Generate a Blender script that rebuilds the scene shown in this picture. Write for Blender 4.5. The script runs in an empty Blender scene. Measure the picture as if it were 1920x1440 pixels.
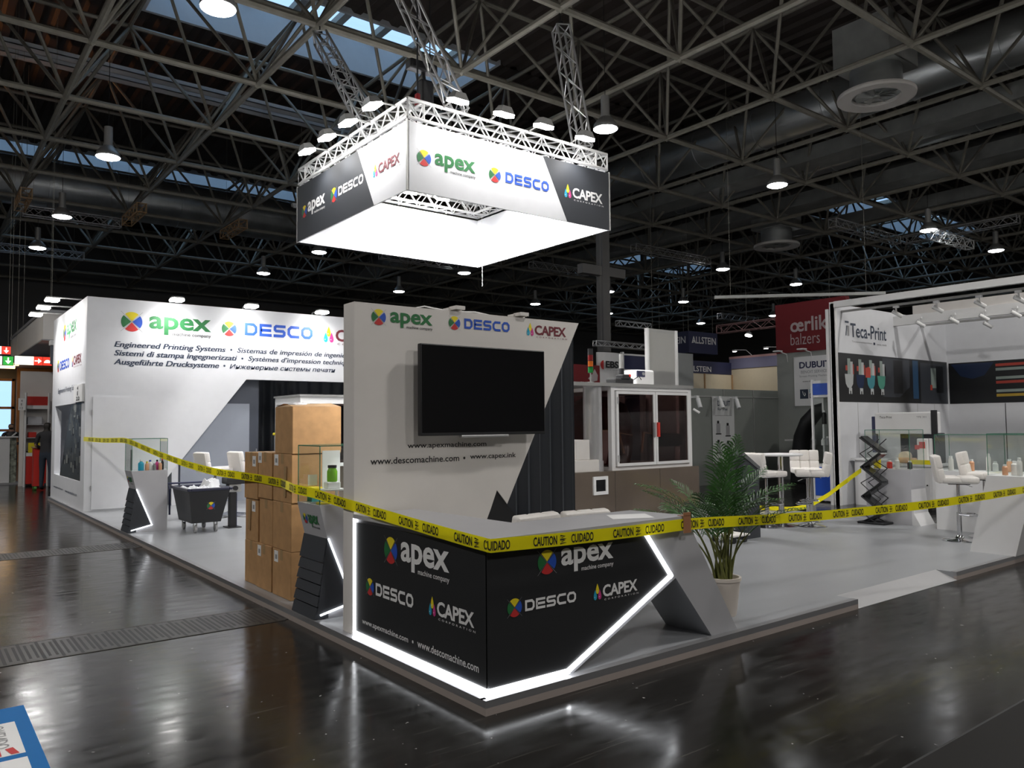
import bpy, bmesh, math, random
from mathutils import Vector, Matrix
from math import sin, cos, pi, radians, sqrt, atan2

random.seed(7)
SC = bpy.context.scene
COL = SC.collection

# ------------------------------------------------------------------ camera
YAW, PITCH, ROLL, FPX = 0.6583, 0.05224, -0.0091, 1467.3
fw = Vector((sin(YAW)*cos(PITCH), cos(YAW)*cos(PITCH), sin(PITCH)))
rt = Vector((cos(YAW), -sin(YAW), 0))
up = rt.cross(fw)
rr = rt*cos(ROLL) + up*sin(ROLL)
uu = rr.cross(fw)
cam_d = bpy.data.cameras.new('camera')
cam_d.sensor_width = 36.0
cam_d.lens = FPX/1920*36.0
cam_d.clip_end = 200
cam = bpy.data.objects.new('camera', cam_d)
cam.matrix_world = Matrix(((rr.x, uu.x, -fw.x, -2.558), (rr.y, uu.y, -fw.y, -3.570), (rr.z, uu.z, -fw.z, 1.6), (0, 0, 0, 1)))
COL.objects.link(cam)
SC.camera = cam

# ------------------------------------------------------------------ world (overcast daylight above the skylights) and exposure
wd = bpy.data.worlds.new('daylight')
SC.world = wd
wd.use_nodes = True
bg = wd.node_tree.nodes['Background']
bg.inputs[0].default_value = (0.40, 0.62, 0.88, 1)
bg.inputs[1].default_value = 1.6
SC.view_settings.view_transform = 'Standard'
SC.view_settings.look = 'None'
SC.view_settings.gamma = 1
SC.view_settings.exposure = 0.0
SC.view_settings.use_curve_mapping = False
LAMP_L = 34.0      # radiance of the pendant hall lamps
LAMP_FILL = 445.0  # radiance of the unseen lamps added outside the frame as fill
FLOOD_W = 48.0     # outside floods of the hanging sign
INNER_W = 700.0    # floods inside the hanging sign
CLIP_W = 95.0      # assumed unseen clip lamps behind the screen wall
WALL_W = 85.0      # arm floods on the tall white wall

# ------------------------------------------------------------------ materials
def M(name, col, rough=0.5, metal=0.0, emit=None, es=0.0, var=0.018, scale=6.0, bump=0.0, spec=0.5, stretch=None, coat=0.0):
    m = bpy.data.materials.new(name)
    m.use_nodes = True
    nt = m.node_tree
    b = nt.nodes['Principled BSDF']
    b.inputs['Roughness'].default_value = rough
    b.inputs['Metallic'].default_value = metal
    b.inputs['Specular IOR Level'].default_value = spec
    if coat:
        b.inputs['Coat Weight'].default_value = coat
    if emit:
        b.inputs['Emission Color'].default_value = (*emit, 1)
        b.inputs['Emission Strength'].default_value = es
    tc = nt.nodes.new('ShaderNodeTexCoord')
    mp = nt.nodes.new('ShaderNodeMapping')
    if stretch:
        mp.inputs['Scale'].default_value = stretch
    n = nt.nodes.new('ShaderNodeTexNoise')
    n.inputs['Scale'].default_value = scale
    n.inputs['Detail'].default_value = 4
    r = nt.nodes.new('ShaderNodeValToRGB')
    r.color_ramp.elements[0].position = 0.3
    r.color_ramp.elements[1].position = 0.7
    r.color_ramp.elements[0].color = (*[max(0, c*(1-var)) for c in col], 1)
    r.color_ramp.elements[1].color = (*[min(1, c*(1+var)) for c in col], 1)
    nt.links.new(tc.outputs['Object'], mp.inputs['Vector'])
    nt.links.new(mp.outputs['Vector'], n.inputs['Vector'])
    nt.links.new(n.outputs['Fac'], r.inputs['Fac'])
    nt.links.new(r.outputs['Color'], b.inputs['Base Color'])
    if bump:
        bp = nt.nodes.new('ShaderNodeBump')
        bp.inputs['Strength'].default_value = bump
        bp.inputs['Distance'].default_value = 0.01
        nt.links.new(n.outputs['Fac'], bp.inputs['Height'])
        nt.links.new(bp.outputs['Normal'], b.inputs['Normal'])
    return m

def glass(name, tint, gloss=0.25):
    m = bpy.data.materials.new(name)
    m.use_nodes = True
    nt = m.node_tree
    nt.nodes.remove(nt.nodes['Principled BSDF'])
    out = nt.nodes['Material Output']
    t = nt.nodes.new('ShaderNodeBsdfTransparent')
    t.inputs[0].default_value = (*tint, 1)
    g = nt.nodes.new('ShaderNodeBsdfGlossy')
    g.inputs['Roughness'].default_value = 0.03
    f = nt.nodes.new('ShaderNodeLayerWeight')
    f.inputs[0].default_value = 0.5
    p4 = nt.nodes.new('ShaderNodeMath')
    p4.operation = 'POWER'
    p4.inputs[1].default_value = 4.0
    f2 = nt.nodes.new('ShaderNodeMath')
    f2.operation = 'MULTIPLY_ADD'
    f2.inputs[1].default_value = 0.6
    f2.inputs[2].default_value = 0.16*gloss
    nt.links.new(f.outputs['Facing'], p4.inputs[0])
    nt.links.new(p4.outputs[0], f2.inputs[0])
    mx = nt.nodes.new('ShaderNodeMixShader')
    nt.links.new(f2.outputs[0], mx.inputs[0])
    nt.links.new(t.outputs[0], mx.inputs[1])
    nt.links.new(g.outputs[0], mx.inputs[2])
    nt.links.new(mx.outputs[0], out.inputs[0])
    return m

WHITE = M('white_laminate', (0.74, 0.74, 0.75), 0.45)
WALLW = M('white_wall_print', (0.72, 0.73, 0.76), 0.5)
WARMW = M('offwhite_board', (0.70, 0.67, 0.64), 0.5)
GREYW = M('grey_laminate', (0.42, 0.42, 0.44), 0.4)
GREYL = M('light_grey_laminate', (0.50, 0.50, 0.53), 0.42)
GREYD = M('slate_panel', (0.075, 0.085, 0.11), 0.5)
GREYB = M('blue_grey_panel', (0.33, 0.36, 0.42), 0.5)
BLACK = M('black_matte', (0.012, 0.012, 0.014), 0.5)
CHAR = M('charcoal_print', (0.022, 0.023, 0.025), 0.42)
CHARB = M('charcoal_fabric', (0.030, 0.034, 0.042), 0.6)
CURT = M('dark_curtain', (0.060, 0.066, 0.078), 0.42, scale=40)
LEDM = M('led_white', (1, 1, 1), 0.5, emit=(0.93, 0.96, 1.0), es=4.0)
LAMPM = M('lamp_diffuser', (1, 1, 1), 0.5, emit=(0.95, 0.97, 1.0), es=LAMP_L)
FILLM = M('fill_lamp_diffuser', (1, 1, 1), 0.5, emit=(1.0, 0.97, 0.93), es=LAMP_FILL)
FLOODM = M('flood_glass', (1, 1, 1), 0.5, emit=(1.0, 0.98, 0.95), es=45.0)
SMALLM = M('small_lamp_glass', (1, 1, 1), 0.5, emit=(1.0, 0.97, 0.93), es=12.0)
WARMM = M('warm_strip_glass', (1, 0.8, 0.5), 0.5, emit=(1.0, 0.62, 0.25), es=6.0)
ALU = M('aluminium', (0.62, 0.62, 0.63), 0.32, 0.7, var=0.02)
TRIMM = M('edge_trim_metal', (0.30, 0.30, 0.31), 0.35, 0.5)
ALUD = M('aluminium_dull', (0.42, 0.42, 0.41), 0.45, 0.6)
ALUW = M('aluminium_bright', (0.80, 0.80, 0.80), 0.4, 0.1)
CHROME = M('chrome', (0.72, 0.72, 0.74), 0.12, 1.0)
STEEL = M('galvanised_duct', (0.62, 0.65, 0.66), 0.32, 0.8, var=0.25, scale=1.2, stretch=(1, 0.15, 1))
STEELD = M('steel_tube', (0.27, 0.255, 0.215), 0.5, 0.1, var=0.1)
DUCTG = M('grey_duct', (0.36, 0.37, 0.36), 0.42, 0.25, var=0.15, scale=2)
CEIL = M('dark_corrugated_roof', (0.058, 0.045, 0.039), 0.6, 0.1, var=0.25, scale=0.6)
PLASTER = M('plain_plaster', (0.60, 0.63, 0.66), 0.8)
DARKW = M('dark_hall_wall', (0.10, 0.095, 0.09), 0.8)
HALLG = M('grey_hall_wall', (0.16, 0.155, 0.15), 0.8)
YEL = M('tape_yellow', (0.96, 0.86, 0.012), 0.3, var=0.03)
_n = YEL.node_tree
_tr = _n.nodes.new('ShaderNodeBsdfTranslucent'); _tr.inputs[0].default_value = (0.96, 0.86, 0.01, 1)
_mx = _n.nodes.new('ShaderNodeMixShader'); _mx.inputs[0].default_value = 0.2
_n.links.new(_n.nodes['Principled BSDF'].outputs[0], _mx.inputs[1]); _n.links.new(_tr.outputs[0], _mx.inputs[2])
_n.links.new(_mx.outputs[0], _n.nodes['Material Output'].inputs[0])
INK = M('ink_black', (0.012, 0.012, 0.013), 0.5)
INKB = M('ink_blue_black', (0.03, 0.045, 0.08), 0.5)
PGREEN = M('print_green', (0.018, 0.16, 0.045), 0.5)
PBLUE = M('print_blue', (0.02, 0.09, 0.50), 0.5)
PRED = M('print_red', (0.55, 0.03, 0.03), 0.5)
PYEL = M('print_yellow', (0.80, 0.65, 0.015), 0.5)
PMAR = M('print_maroon', (0.16, 0.018, 0.03), 0.5)
PCYAN = M('print_cyan', (0.02, 0.36, 0.55), 0.4)
PMAG = M('print_magenta', (0.60, 0.05, 0.26), 0.4)
PWHITE = M('print_white', (0.80, 0.80, 0.80), 0.5)
PGREY = M('print_grey', (0.30, 0.30, 0.31), 0.5)
CARD = M('cardboard', (0.45, 0.255, 0.11), 0.75, var=0.1, scale=12, bump=0.05)
CARDL = M('cardboard_edge', (0.50, 0.32, 0.17), 0.75, var=0.1)
PTAPE = M('packing_tape', (0.44, 0.30, 0.16), 0.25)
PAPER = M('paper', (0.82, 0.82, 0.82), 0.6)
LEATH = M('white_leatherette', (0.76, 0.73, 0.70), 0.42, var=0.03, scale=60, bump=0.05)
NAVY = M('navy_panel', (0.025, 0.03, 0.085), 0.5)
ROYAL = M('royal_blue_panel', (0.012, 0.08, 0.50), 0.45)
REDP = M('red_panel', (0.17, 0.006, 0.010), 0.6)
REDB = M('bright_red', (0.60, 0.03, 0.02), 0.45)
CREAM = M('cream_board', (0.78, 0.69, 0.52), 0.6)
GREEN = M('leaf_green', (0.035, 0.115, 0.020), 0.38, var=0.35, scale=9)
STEMG = M('stem_green', (0.13, 0.14, 0.035), 0.5, var=0.3, scale=15)
POTM = M('cream_pot', (0.62, 0.56, 0.50), 0.5)
SOIL = M('soil', (0.05, 0.03, 0.02), 0.9)
SKIN = M('skin', (0.42, 0.25, 0.18), 0.55)
HAIR = M('dark_hair', (0.02, 0.015, 0.012), 0.6)
SHIRT = M('dark_shirt', (0.035, 0.035, 0.04), 0.8)
JEANS = M('dark_jeans', (0.03, 0.04, 0.06), 0.8)
WOOD = M('warm_wood', (0.38, 0.19, 0.08), 0.5, var=0.2, stretch=(8, 8, 0.6))
BEIGEM = M('beige_sheet_metal', (0.22, 0.175, 0.14), 0.22, 0.6, var=0.12, scale=1.5)
GLASS = glass('clear_glass', (0.975, 0.99, 0.982), 0.25)
GLASSE = M('glass_edge', (0.05, 0.20, 0.13), 0.2)
GLASSM = glass('smoked_glass', (0.58, 0.50, 0.49), 0.2)
SKYG = glass('skylight_glass', (0.95, 0.97, 1.0), 0.1)
SCREEN = M('screen_black', (0.006, 0.006, 0.007), 0.12, var=0.02)
BEIGE = M('beige_edge', (0.36, 0.31, 0.285), 0.5)
BLUEST = M('sticker_blue', (0.015, 0.15, 0.42), 0.6, spec=0.15)
LIME = M('lime_plastic', (0.20, 0.55, 0.01), 0.25)
PEACH = M('peach_plastic', (0.75, 0.38, 0.22), 0.35)
TEAL = M('teal_plastic', (0.08, 0.36, 0.36), 0.4)
AMBER = M('amber_lens', (0.55, 0.12, 0.008), 0.3)
GREENL = M('green_lens', (0.01, 0.20, 0.04), 0.3)
REDL = M('red_lens', (0.20, 0.008, 0.01), 0.3)
SIGNR = M('sign_red_lit', (0.6, 0.02, 0.02), 0.5, emit=(1.0, 0.06, 0.03), es=0.9)
SIGNG = M('sign_green_lit', (0.02, 0.4, 0.05), 0.5, emit=(0.05, 0.62, 0.08), es=0.6)
SIGNW = M('sign_white_lit', (1, 1, 1), 0.5, emit=(1.0, 0.93, 0.75), es=1.6)

def floor_material():
    m = bpy.data.materials.new('polished_asphalt_floor')
    m.use_nodes = True
    nt = m.node_tree
    b = nt.nodes['Principled BSDF']
    tc = nt.nodes.new('ShaderNodeTexCoord')
    def noise(scale, detail, st=None):
        n = nt.nodes.new('ShaderNodeTexNoise')
        n.inputs['Scale'].default_value = scale
        n.inputs['Detail'].default_value = detail
        if st:
            mp = nt.nodes.new('ShaderNodeMapping')
            mp.inputs['Scale'].default_value = st[0]
            mp.inputs['Rotation'].default_value = (0, 0, st[1])
            nt.links.new(tc.outputs['Object'], mp.inputs['Vector'])
            nt.links.new(mp.outputs['Vector'], n.inputs['Vector'])
        else:
            nt.links.new(tc.outputs['Object'], n.inputs['Vector'])
        return n
    def ramp(src, p0, c0, p1, c1):
        r = nt.nodes.new('ShaderNodeValToRGB')
        r.color_ramp.elements[0].position = p0
        r.color_ramp.elements[1].position = p1
        r.color_ramp.elements[0].color = (*c0, 1)
        r.color_ramp.elements[1].color = (*c1, 1)
        nt.links.new(src, r.inputs['Fac'])
        return r
    big = noise(0.9, 5)
    base = ramp(big.outputs['Fac'], 0.3, (0.009, 0.0083, 0.0075), 0.72, (0.019, 0.0175, 0.016))
    scr = noise(3.0, 6, ((0.5, 9.0, 1), 0.5))
    scm = ramp(scr.outputs['Fac'], 0.60, (0, 0, 0), 0.70, (1, 1, 1))
    spk = noise(22, 2)
    spm = ramp(spk.outputs['Fac'], 0.735, (0, 0, 0), 0.755, (1, 1, 1))
    mx = nt.nodes.new('ShaderNodeMixRGB')
    mx.blend_type = 'MIX'
    mx.inputs[2].default_value = (0.07, 0.066, 0.06, 1)
    mul = nt.nodes.new('ShaderNodeMath')
    mul.operation = 'MULTIPLY'
    mul.inputs[1].default_value = 0.55
    nt.links.new(scm.outputs['Color'], mul.inputs[0])
    nt.links.new(mul.outputs[0], mx.inputs[0])
    nt.links.new(base.outputs['Color'], mx.inputs[1])
    mx2 = nt.nodes.new('ShaderNodeMixRGB')
    mx2.inputs[2].default_value = (0.35, 0.34, 0.33, 1)
    nt.links.new(spm.outputs['Color'], mx2.inputs[0])
    nt.links.new(mx.outputs[0], mx2.inputs[1])
    nt.links.new(mx2.outputs[0], b.inputs['Base Color'])
    rn = noise(3.2, 12, ((1, 3.5, 1), 0.9))
    rg = ramp(rn.outputs['Fac'], 0.25, (0.10, 0.10, 0.10), 0.8, (0.27, 0.27, 0.27))
    nt.links.new(rg.outputs['Color'], b.inputs['Roughness'])
    b.inputs['Specular IOR Level'].default_value = 0.23
    bp = nt.nodes.new('ShaderNodeBump')
    bp.inputs['Strength'].default_value = 0.05
    bp.inputs['Distance'].default_value = 0.01
    bn = noise(5, 8)
    nt.links.new(bn.outputs['Fac'], bp.inputs['Height'])
    nt.links.new(bp.outputs['Normal'], b.inputs['Normal'])
    return m
FLOORM = floor_material()
PLATM = M('pale_grey_vinyl', (0.29, 0.30, 0.315), 0.30, var=0.07, scale=1.1, stretch=(0.6, 2.2, 1))

# ------------------------------------------------------------------ mesh building
class MB:
    def __init__(s):
        s.v, s.f, s.m = [], [], []
    def face(s, pts, mi=0):
        n = len(s.v)
        s.v += [tuple(p) for p in pts]
        s.f.append(tuple(range(n, n+len(pts))))
        s.m.append(mi)
    def raw(s, vs, fs, mi=0):
        n = len(s.v)
        s.v += [tuple(p) for p in vs]
        for f in fs:
            s.f.append(tuple(n+i for i in f))
            s.m.append(mi)
    def box(s, x0, x1, y0, y1, z0, z1, mi=0):
        v = [(x, y, z) for z in (z0, z1) for y in (y0, y1) for x in (x0, x1)]
        s.raw(v, [(0, 2, 3, 1), (4, 5, 7, 6), (0, 1, 5, 4), (1, 3, 7, 5), (3, 2, 6, 7), (2, 0, 4, 6)], mi)
    def prism(s, poly, axis, a, b, mi=0):
        # polygon in the other two axes, extruded along axis from a to b
        def P(p, t):
            if axis == 'x': return (t, p[0], p[1])
            if axis == 'y': return (p[0], t, p[1])
            return (p[0], p[1], t)
        n = len(poly)
        vs = [P(p, a) for p in poly] + [P(p, b) for p in poly]
        fs = [tuple(range(n))[::-1], tuple(range(n, 2*n))] + [(i, (i+1) % n, n+(i+1) % n, n+i) for i in range(n)]
        s.raw(vs, fs, mi)
    def rbox(s, x0, x1, y0, y1, z0, z1, r=0.02, seg=3, mi=0, rot=None):
        bm = bmesh.new()
        bmesh.ops.create_cube(bm, size=1)
        for v in bm.verts:
            v.co = Vector(((x0+x1)/2+v.co.x*(x1-x0), (y0+y1)/2+v.co.y*(y1-y0), (z0+z1)/2+v.co.z*(z1-z0)))
        bmesh.ops.bevel(bm, geom=bm.edges[:], offset=r, segments=seg, profile=0.5, affect='EDGES')
        bm.verts.index_update()
        vs = [v.co.copy() for v in bm.verts]
        if rot:
            vs = [rot @ v for v in vs]
        s.raw(vs, [[v.index for v in f.verts] for f in bm.faces], mi)
        bm.free()
    def tube(s, p, q, r, n=8, mi=0, r2=None):
        s.path([p, q], [r, r if r2 is None else r2], n, mi)
    def path(s, pts, rad, n=8, mi=0):
        pts = [Vector(p) for p in pts]
        if not isinstance(rad, (list, tuple)):
            rad = [rad]*len(pts)
        b = len(s.v)
        u = None
        for i, p in enumerate(pts):
            d = (pts[min(i+1, len(pts)-1)] - pts[max(i-1, 0)]).normalized()
            if u is None:
                u = d.cross(Vector((0, 0, 1)) if abs(d.z) < 0.9 else Vector((1, 0, 0))).normalized()
            else:
                u = (u - d*u.dot(d)).normalized()
            w = d.cross(u)
            for k in range(n):
                a = 2*pi*k/n
                s.v.append(tuple(p + (u*cos(a)+w*sin(a))*rad[i]))
        for i in range(len(pts)-1):
            for k in range(n):
                k2 = (k+1) % n
                s.f.append((b+i*n+k, b+i*n+k2, b+(i+1)*n+k2, b+(i+1)*n+k))
                s.m.append(mi)
        s.f.append(tuple(b+k for k in range(n))[::-1]); s.m.append(mi)
        e = b+(len(pts)-1)*n
        s.f.append(tuple(e+k for k in range(n))); s.m.append(mi)
    def lathe(s, prof, c, n=24, mi=0):
        b = len(s.v)
        for r, z in prof:
            for k in range(n):
                a = 2*pi*k/n
                s.v.append((c[0]+r*cos(a), c[1]+r*sin(a), c[2]+z))
        for i in range(len(prof)-1):
            for k in range(n):
                k2 = (k+1) % n
                s.f.append((b+i*n+k, b+i*n+k2, b+(i+1)*n+k2, b+(i+1)*n+k)); s.m.append(mi)
        s.f.append(tuple(b+k for k in range(n))[::-1]); s.m.append(mi)
        e = b+(len(prof)-1)*n
        s.f.append(tuple(e+k for k in range(n))); s.m.append(mi)
    def sphere(s, c, r, mi=0, sub=1, sc=(1, 1, 1)):
        bm = bmesh.new()
        bmesh.ops.create_icosphere(bm, subdivisions=sub, radius=r)
        s.raw([(c[0]+v.co.x*sc[0], c[1]+v.co.y*sc[1], c[2]+v.co.z*sc[2]) for v in bm.verts], [[v.index for v in f.verts] for f in bm.faces], mi)
        bm.free()
    def frame(s, x0, x1, z0, z1, y0, y1, t, mi=0):
        s.box(x0, x0+t, y0, y1, z0, z1, mi); s.box(x1-t, x1, y0, y1, z0, z1, mi)
        s.box(x0+t, x1-t, y0, y1, z0, z0+t, mi); s.box(x0+t, x1-t, y0, y1, z1-t, z1, mi)

def thing(name, label, cat, loc=(0, 0, 0), rz=0.0, group=None):
    o = bpy.data.objects.new(name, None)
    o.empty_display_size = 0.1
    COL.objects.link(o)
    o.location = loc
    o.rotation_euler = (0, 0, rz)
    o['label'] = label
    o['category'] = cat
    if group:
        o['group'] = group
    return o

def rootloc(o):
    while o.parent:
        o = o.parent
    return Vector(o.location)

def obj(name, mb, mats, parent=None, smooth=False, label=None, local=False):
    me = bpy.data.meshes.new(name)
    off = Vector((0, 0, 0))
    if parent is not None and not local:
        off = rootloc(parent)
    me.from_pydata([(v[0]-off.x, v[1]-off.y, v[2]-off.z) for v in mb.v], [], mb.f)
    if not isinstance(mats, (list, tuple)):
        mats = [mats]
    for m in mats:
        me.materials.append(m)
    for p, mi in zip(me.polygons, mb.m):
        p.material_index = mi
        p.use_smooth = smooth
    me.update()
    if smooth:
        try:
            me.set_sharp_from_angle(angle=radians(40))
        except Exception:
            pass
    o = bpy.data.objects.new(name, me)
    COL.objects.link(o)
    if parent is not None:
        o.parent = parent
    if label:
        o['label'] = label
    return o

def tag(o, label, cat, group=None):
    o['label'] = label
    o['category'] = cat
    if group:
        o['group'] = group
    return o

def struct(name, mb, mats, parent=None, smooth=False):
    o = obj(name, mb, mats, parent, smooth)
    if parent is None:
        o['kind'] = 'structure'
    return o

def copy_tree(root, loc, rz, label, group=None):
    r = root.copy()
    COL.objects.link(r)
    r.location = loc
    r.rotation_euler = (0, 0, rz)
    r['label'] = label
    if group:
        r['group'] = group
    for ch in list(root.children):
        if ch.type == 'LIGHT':
            continue
        c = ch.copy()
        COL.objects.link(c)
        c.parent = r
        for g in ch.children:
            d = g.copy()
            COL.objects.link(d)
            d.parent = c
    return r

def spot(name, loc, target, energy, size, blend=0.6, rad=0.06, col=(1, 1, 1), parent=None):
    l = bpy.data.lights.new(name, 'SPOT')
    l.energy = energy
    l.spot_size = radians(size)
    l.spot_blend = blend
    l.shadow_soft_size = rad
    l.color = col
    o = bpy.data.objects.new(name, l)
    COL.objects.link(o)
    d = Vector(target) - Vector(loc)
    o.rotation_mode = 'QUATERNION'
    o.rotation_quaternion = d.to_track_quat('-Z', 'Y')
    if parent is not None:
        o.parent = parent
        o.location = Vector(loc) - rootloc(parent)
    else:
        o.location = loc
    return o

# ------------------------------------------------------------------ lettering and marks on planes
_tc = {}
def text_geo(s, bold=0.0, shear=0.0, space=1.0):
    k = (s, bold, shear, space)
    if k in _tc:
        return _tc[k]
    cu = bpy.data.curves.new('lettering', 'FONT')
    cu.body = s
    cu.size = 1
    cu.offset = bold
    cu.shear = shear
    cu.space_character = space
    cu.resolution_u = 3
    cu.fill_mode = 'FRONT'
    cu.dimensions = '2D'
    o = bpy.data.objects.new('lettering', cu)
    COL.objects.link(o)
    dg = bpy.context.evaluated_depsgraph_get()
    me = bpy.data.meshes.new_from_object(o.evaluated_get(dg))
    vs = [(v.co.x, v.co.y) for v in me.vertices]
    fs = [tuple(p.vertices) for p in me.polygons]
    # triangles may face either way: make them all counter-clockwise
    ff = []
    for f in fs:
        a = sum(vs[f[i]][0]*vs[f[(i+1) % len(f)]][1]-vs[f[(i+1) % len(f)]][0]*vs[f[i]][1] for i in range(len(f)))
        ff.append(f if a > 0 else f[::-1])
    bpy.data.objects.remove(o)
    bpy.data.curves.remove(cu)
    bpy.data.meshes.remove(me)
    _tc[k] = (vs, ff)
    return _tc[k]

class Decal(MB):
    """flat marks on the plane O + u*U + v*V, lifted by LIFT along the normal; MAP may bend it"""
    def __init__(s, O, U, V, lift=0.002, fmap=None):
        super().__init__()
        s.O, s.U, s.V = Vector(O), Vector(U), Vector(V)
        s.N = s.U.cross(s.V).normalized()
        s.lift = lift
        s.fmap = fmap
    def P(s, u, v, k=0):
        if s.fmap:
            return s.fmap(u, v, s.lift+k*0.0006)
        return s.O + s.U*u + s.V*v + s.N*(s.lift+k*0.0006)
    def poly(s, pts, mi, k=0):
        s.face([s.P(u, v, k) for u, v in pts], mi)
    def rect(s, u0, v0, u1, v1, mi, k=0):
        s.poly([(u0, v0), (u1, v0), (u1, v1), (u0, v1)], mi, k)
    def text(s, t, u0, v0, u1, v1, mi, bold=0.0, shear=0.0, space=1.0, k=1):
        vs, fs = text_geo(t, bold, shear, space)
        if not vs:
            return
        xa, xb = min(p[0] for p in vs), max(p[0] for p in vs)
        ya, yb = min(p[1] for p in vs), max(p[1] for p in vs)
        s.raw([s.P(u0+(x-xa)/(xb-xa)*(u1-u0), v0+(y-ya)/max(yb-ya, 1e-6)*(v1-v0), k) for x, y in vs], fs, mi)
    def heavy(s, t, u0, v0, u1, v1, mi, w, shear=0.0, bold=0.006):
        for i, o in enumerate((-w, 0, w)):
            s.text(t, u0+o, v0, u1+o, v1, mi, bold=bold, shear=shear, k=1+i*0.3)
    def disc(s, cu, cv, r, a0, a1, mi, k=0, n=14, sq=1.0):
        pts = [(cu, cv)] + [(cu+r*sq*cos(a0+(a1-a0)*i/n), cv+r*sin(a0+(a1-a0)*i/n)) for i in range(n+1)]
        s.poly(pts, mi, k)
    def band(s, pts, t, mi, closed=False, k=1):
        n = len(pts)
        L, R = [], []
        for i in range(n):
            a = Vector(pts[(i-1) % n]) if (closed or i > 0) else None
            b = Vector(pts[i])
            c = Vector(pts[(i+1) % n]) if (closed or i < n-1) else None
            d1 = (b-a).normalized() if a is not None else (c-b).normalized()
            d2 = (c-b).normalized() if c is not None else d1
            n1, n2 = Vector((-d1.y, d1.x)), Vector((-d2.y, d2.x))
            m = (n1+n2)
            m = m/max(m.dot(n1), 0.35) if m.length > 1e-6 else n1
            L.append(b+m*t/2); R.append(b-m*t/2)
        for i in range(n if closed else n-1):
            j = (i+1) % n
            s.poly([R[i], R[j], L[j], L[i]], mi, k)

# logo materials: index order used by every logo part
LOGO = [PGREEN, PBLUE, PRED, PYEL, PMAR, PCYAN, PMAG, PWHITE, INK, PGREY, INKB, CHAR]
LG, LB, LR, LY, LM, LC, LMG, LW, LK, LGR, LIB, LCH = range(12)

def wheel(d, cu, cv, r, sq=1.0, ext=1.45):
    g = 0.055
    for a, mi in ((90, LY), (0, LB), (270, LR), (180, LG)):
        a0, a1 = radians(a-45)+g, radians(a+45)-g
        o = 0.06*r
        d.disc(cu+o*sq*cos(radians(a)), cv+o*sin(radians(a)), r*0.96, a0, a1, mi, 1, sq=sq)
    for sgn in (1, -1):
        c = ext*r*0.72
        w = 0.02*r
        d.poly([(cu-c*sq-w, cv-sgn*c), (cu-c*sq+w, cv-sgn*c), (cu+c*sq+w, cv+sgn*c), (cu+c*sq-w, cv+sgn*c)], LGR, 0)

def apex(d, u0, v0, u1, v1, mi, small=None):
    """rounded heavy lower-case word; v0 is the foot of the p"""
    d.text('apex', u0, v0, u1, v1, mi, bold=0.026, space=1.0, k=1)
    w, h = u1-u0, v1-v0
    d.text('machine company', u0+0.375*w, v0-0.07*h, u1, v0+0.17*h, LK if small is None else small, bold=0.008, k=1)

def desco(d, u0, v0, u1, v1, mi):
    H = v1-v0
    t = 0.225*H
    gap = 0.16*H
    lw = (u1-u0-4*gap)/5
    for i, ch in enumerate('DESCO'):
        a = u0+i*(lw+gap)+t/2
        b = a+lw-t
        lo, hi = v0+t/2, v1-t/2
        c = 0.2*H
        mid = (lo+hi)/2
        if ch == 'D':
            d.band([(a, lo), (b-c, lo), (b, lo+c), (b, hi-c), (b-c, hi), (a, hi)], t, mi, True)
        elif ch == 'O':
            d.band([(a+c, lo), (b-c, lo), (b, lo+c), (b, hi-c), (b-c, hi), (a+c, hi), (a, hi-c), (a, lo+c)], t, mi, True)
        elif ch == 'E':
            d.band([(b+t/2, hi), (a, hi), (a, lo), (b+t/2, lo)], t, mi)
            d.band([(a, mid), (b+t/3, mid)], t, mi)
        elif ch == 'S':
            d.band([(b+t/2, hi), (a+c/2, hi), (a, hi-c/2), (a, mid+c/2), (a+c/2, mid), (b-c/2, mid), (b, mid-c/2), (b, lo+c/2), (b-c/2, lo), (a-t/2, lo)], t, mi)
        else:
            d.band([(b+t/2, hi), (a+c, hi), (a, hi-c), (a, lo+c), (a+c, lo), (b+t/2, lo)], t, mi)

def drop(d, cu, cv, h, mi):
    pts = []
    for i in range(20):
        t = 2*pi*i/20
        pts.append((cu + 0.30*h*sin(t)*(sin(t/2)**1.3), cv + 0.5*h*cos(t)))
    d.poly(pts[::-1], mi, 1)
    d.disc(cu-0.07*h, cv-0.22*h, 0.05*h, 0, 2*pi, LW, 2, 8)

def capex(d, u0, v0, u1, v1, mi, drops=True, small=None):
    """drops to the left of u0; the word fills the box, CORPORATION hangs under it"""
    h = v1-v0
    w = u1-u0
    d.text('CAPEX', u0, v0, u1, v1, mi, bold=0.028, space=0.95, k=1)
    d.text('CORPORATION', u0+0.04*w, v0-0.28*h, u1+0.03*w, v0-0.14*h, mi if small is None else small, bold=0.01, space=1.9, k=1)
    if drops:
        drop(d, u0-0.61*h, v0+0.78*h, 0.85*h, LY)
        drop(d, u0-0.87*h, v0+0.30*h, 0.85*h, LC)
        drop(d, u0-0.36*h, v0+0.30*h, 0.85*h, LMG)

PT = 0.08      # height of the raised stand floor

def marks(parent, O, U, V, lift, items):
    """each logo or line of writing is one flat part of its own"""
    for name, fn in items:
        d = Decal(O, U, V, lift)
        fn(d)
        obj(name, d, LOGO, parent)
# ================================================================== THE HALL
XA, XB, YA, YB, ZC = -14.0, 52.0, -14.0, 42.0, 12.3
f = MB()
f.box(XA, XB, YA, YB, -0.2, 0.0)
struct('floor', f, FLOORM)
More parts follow.
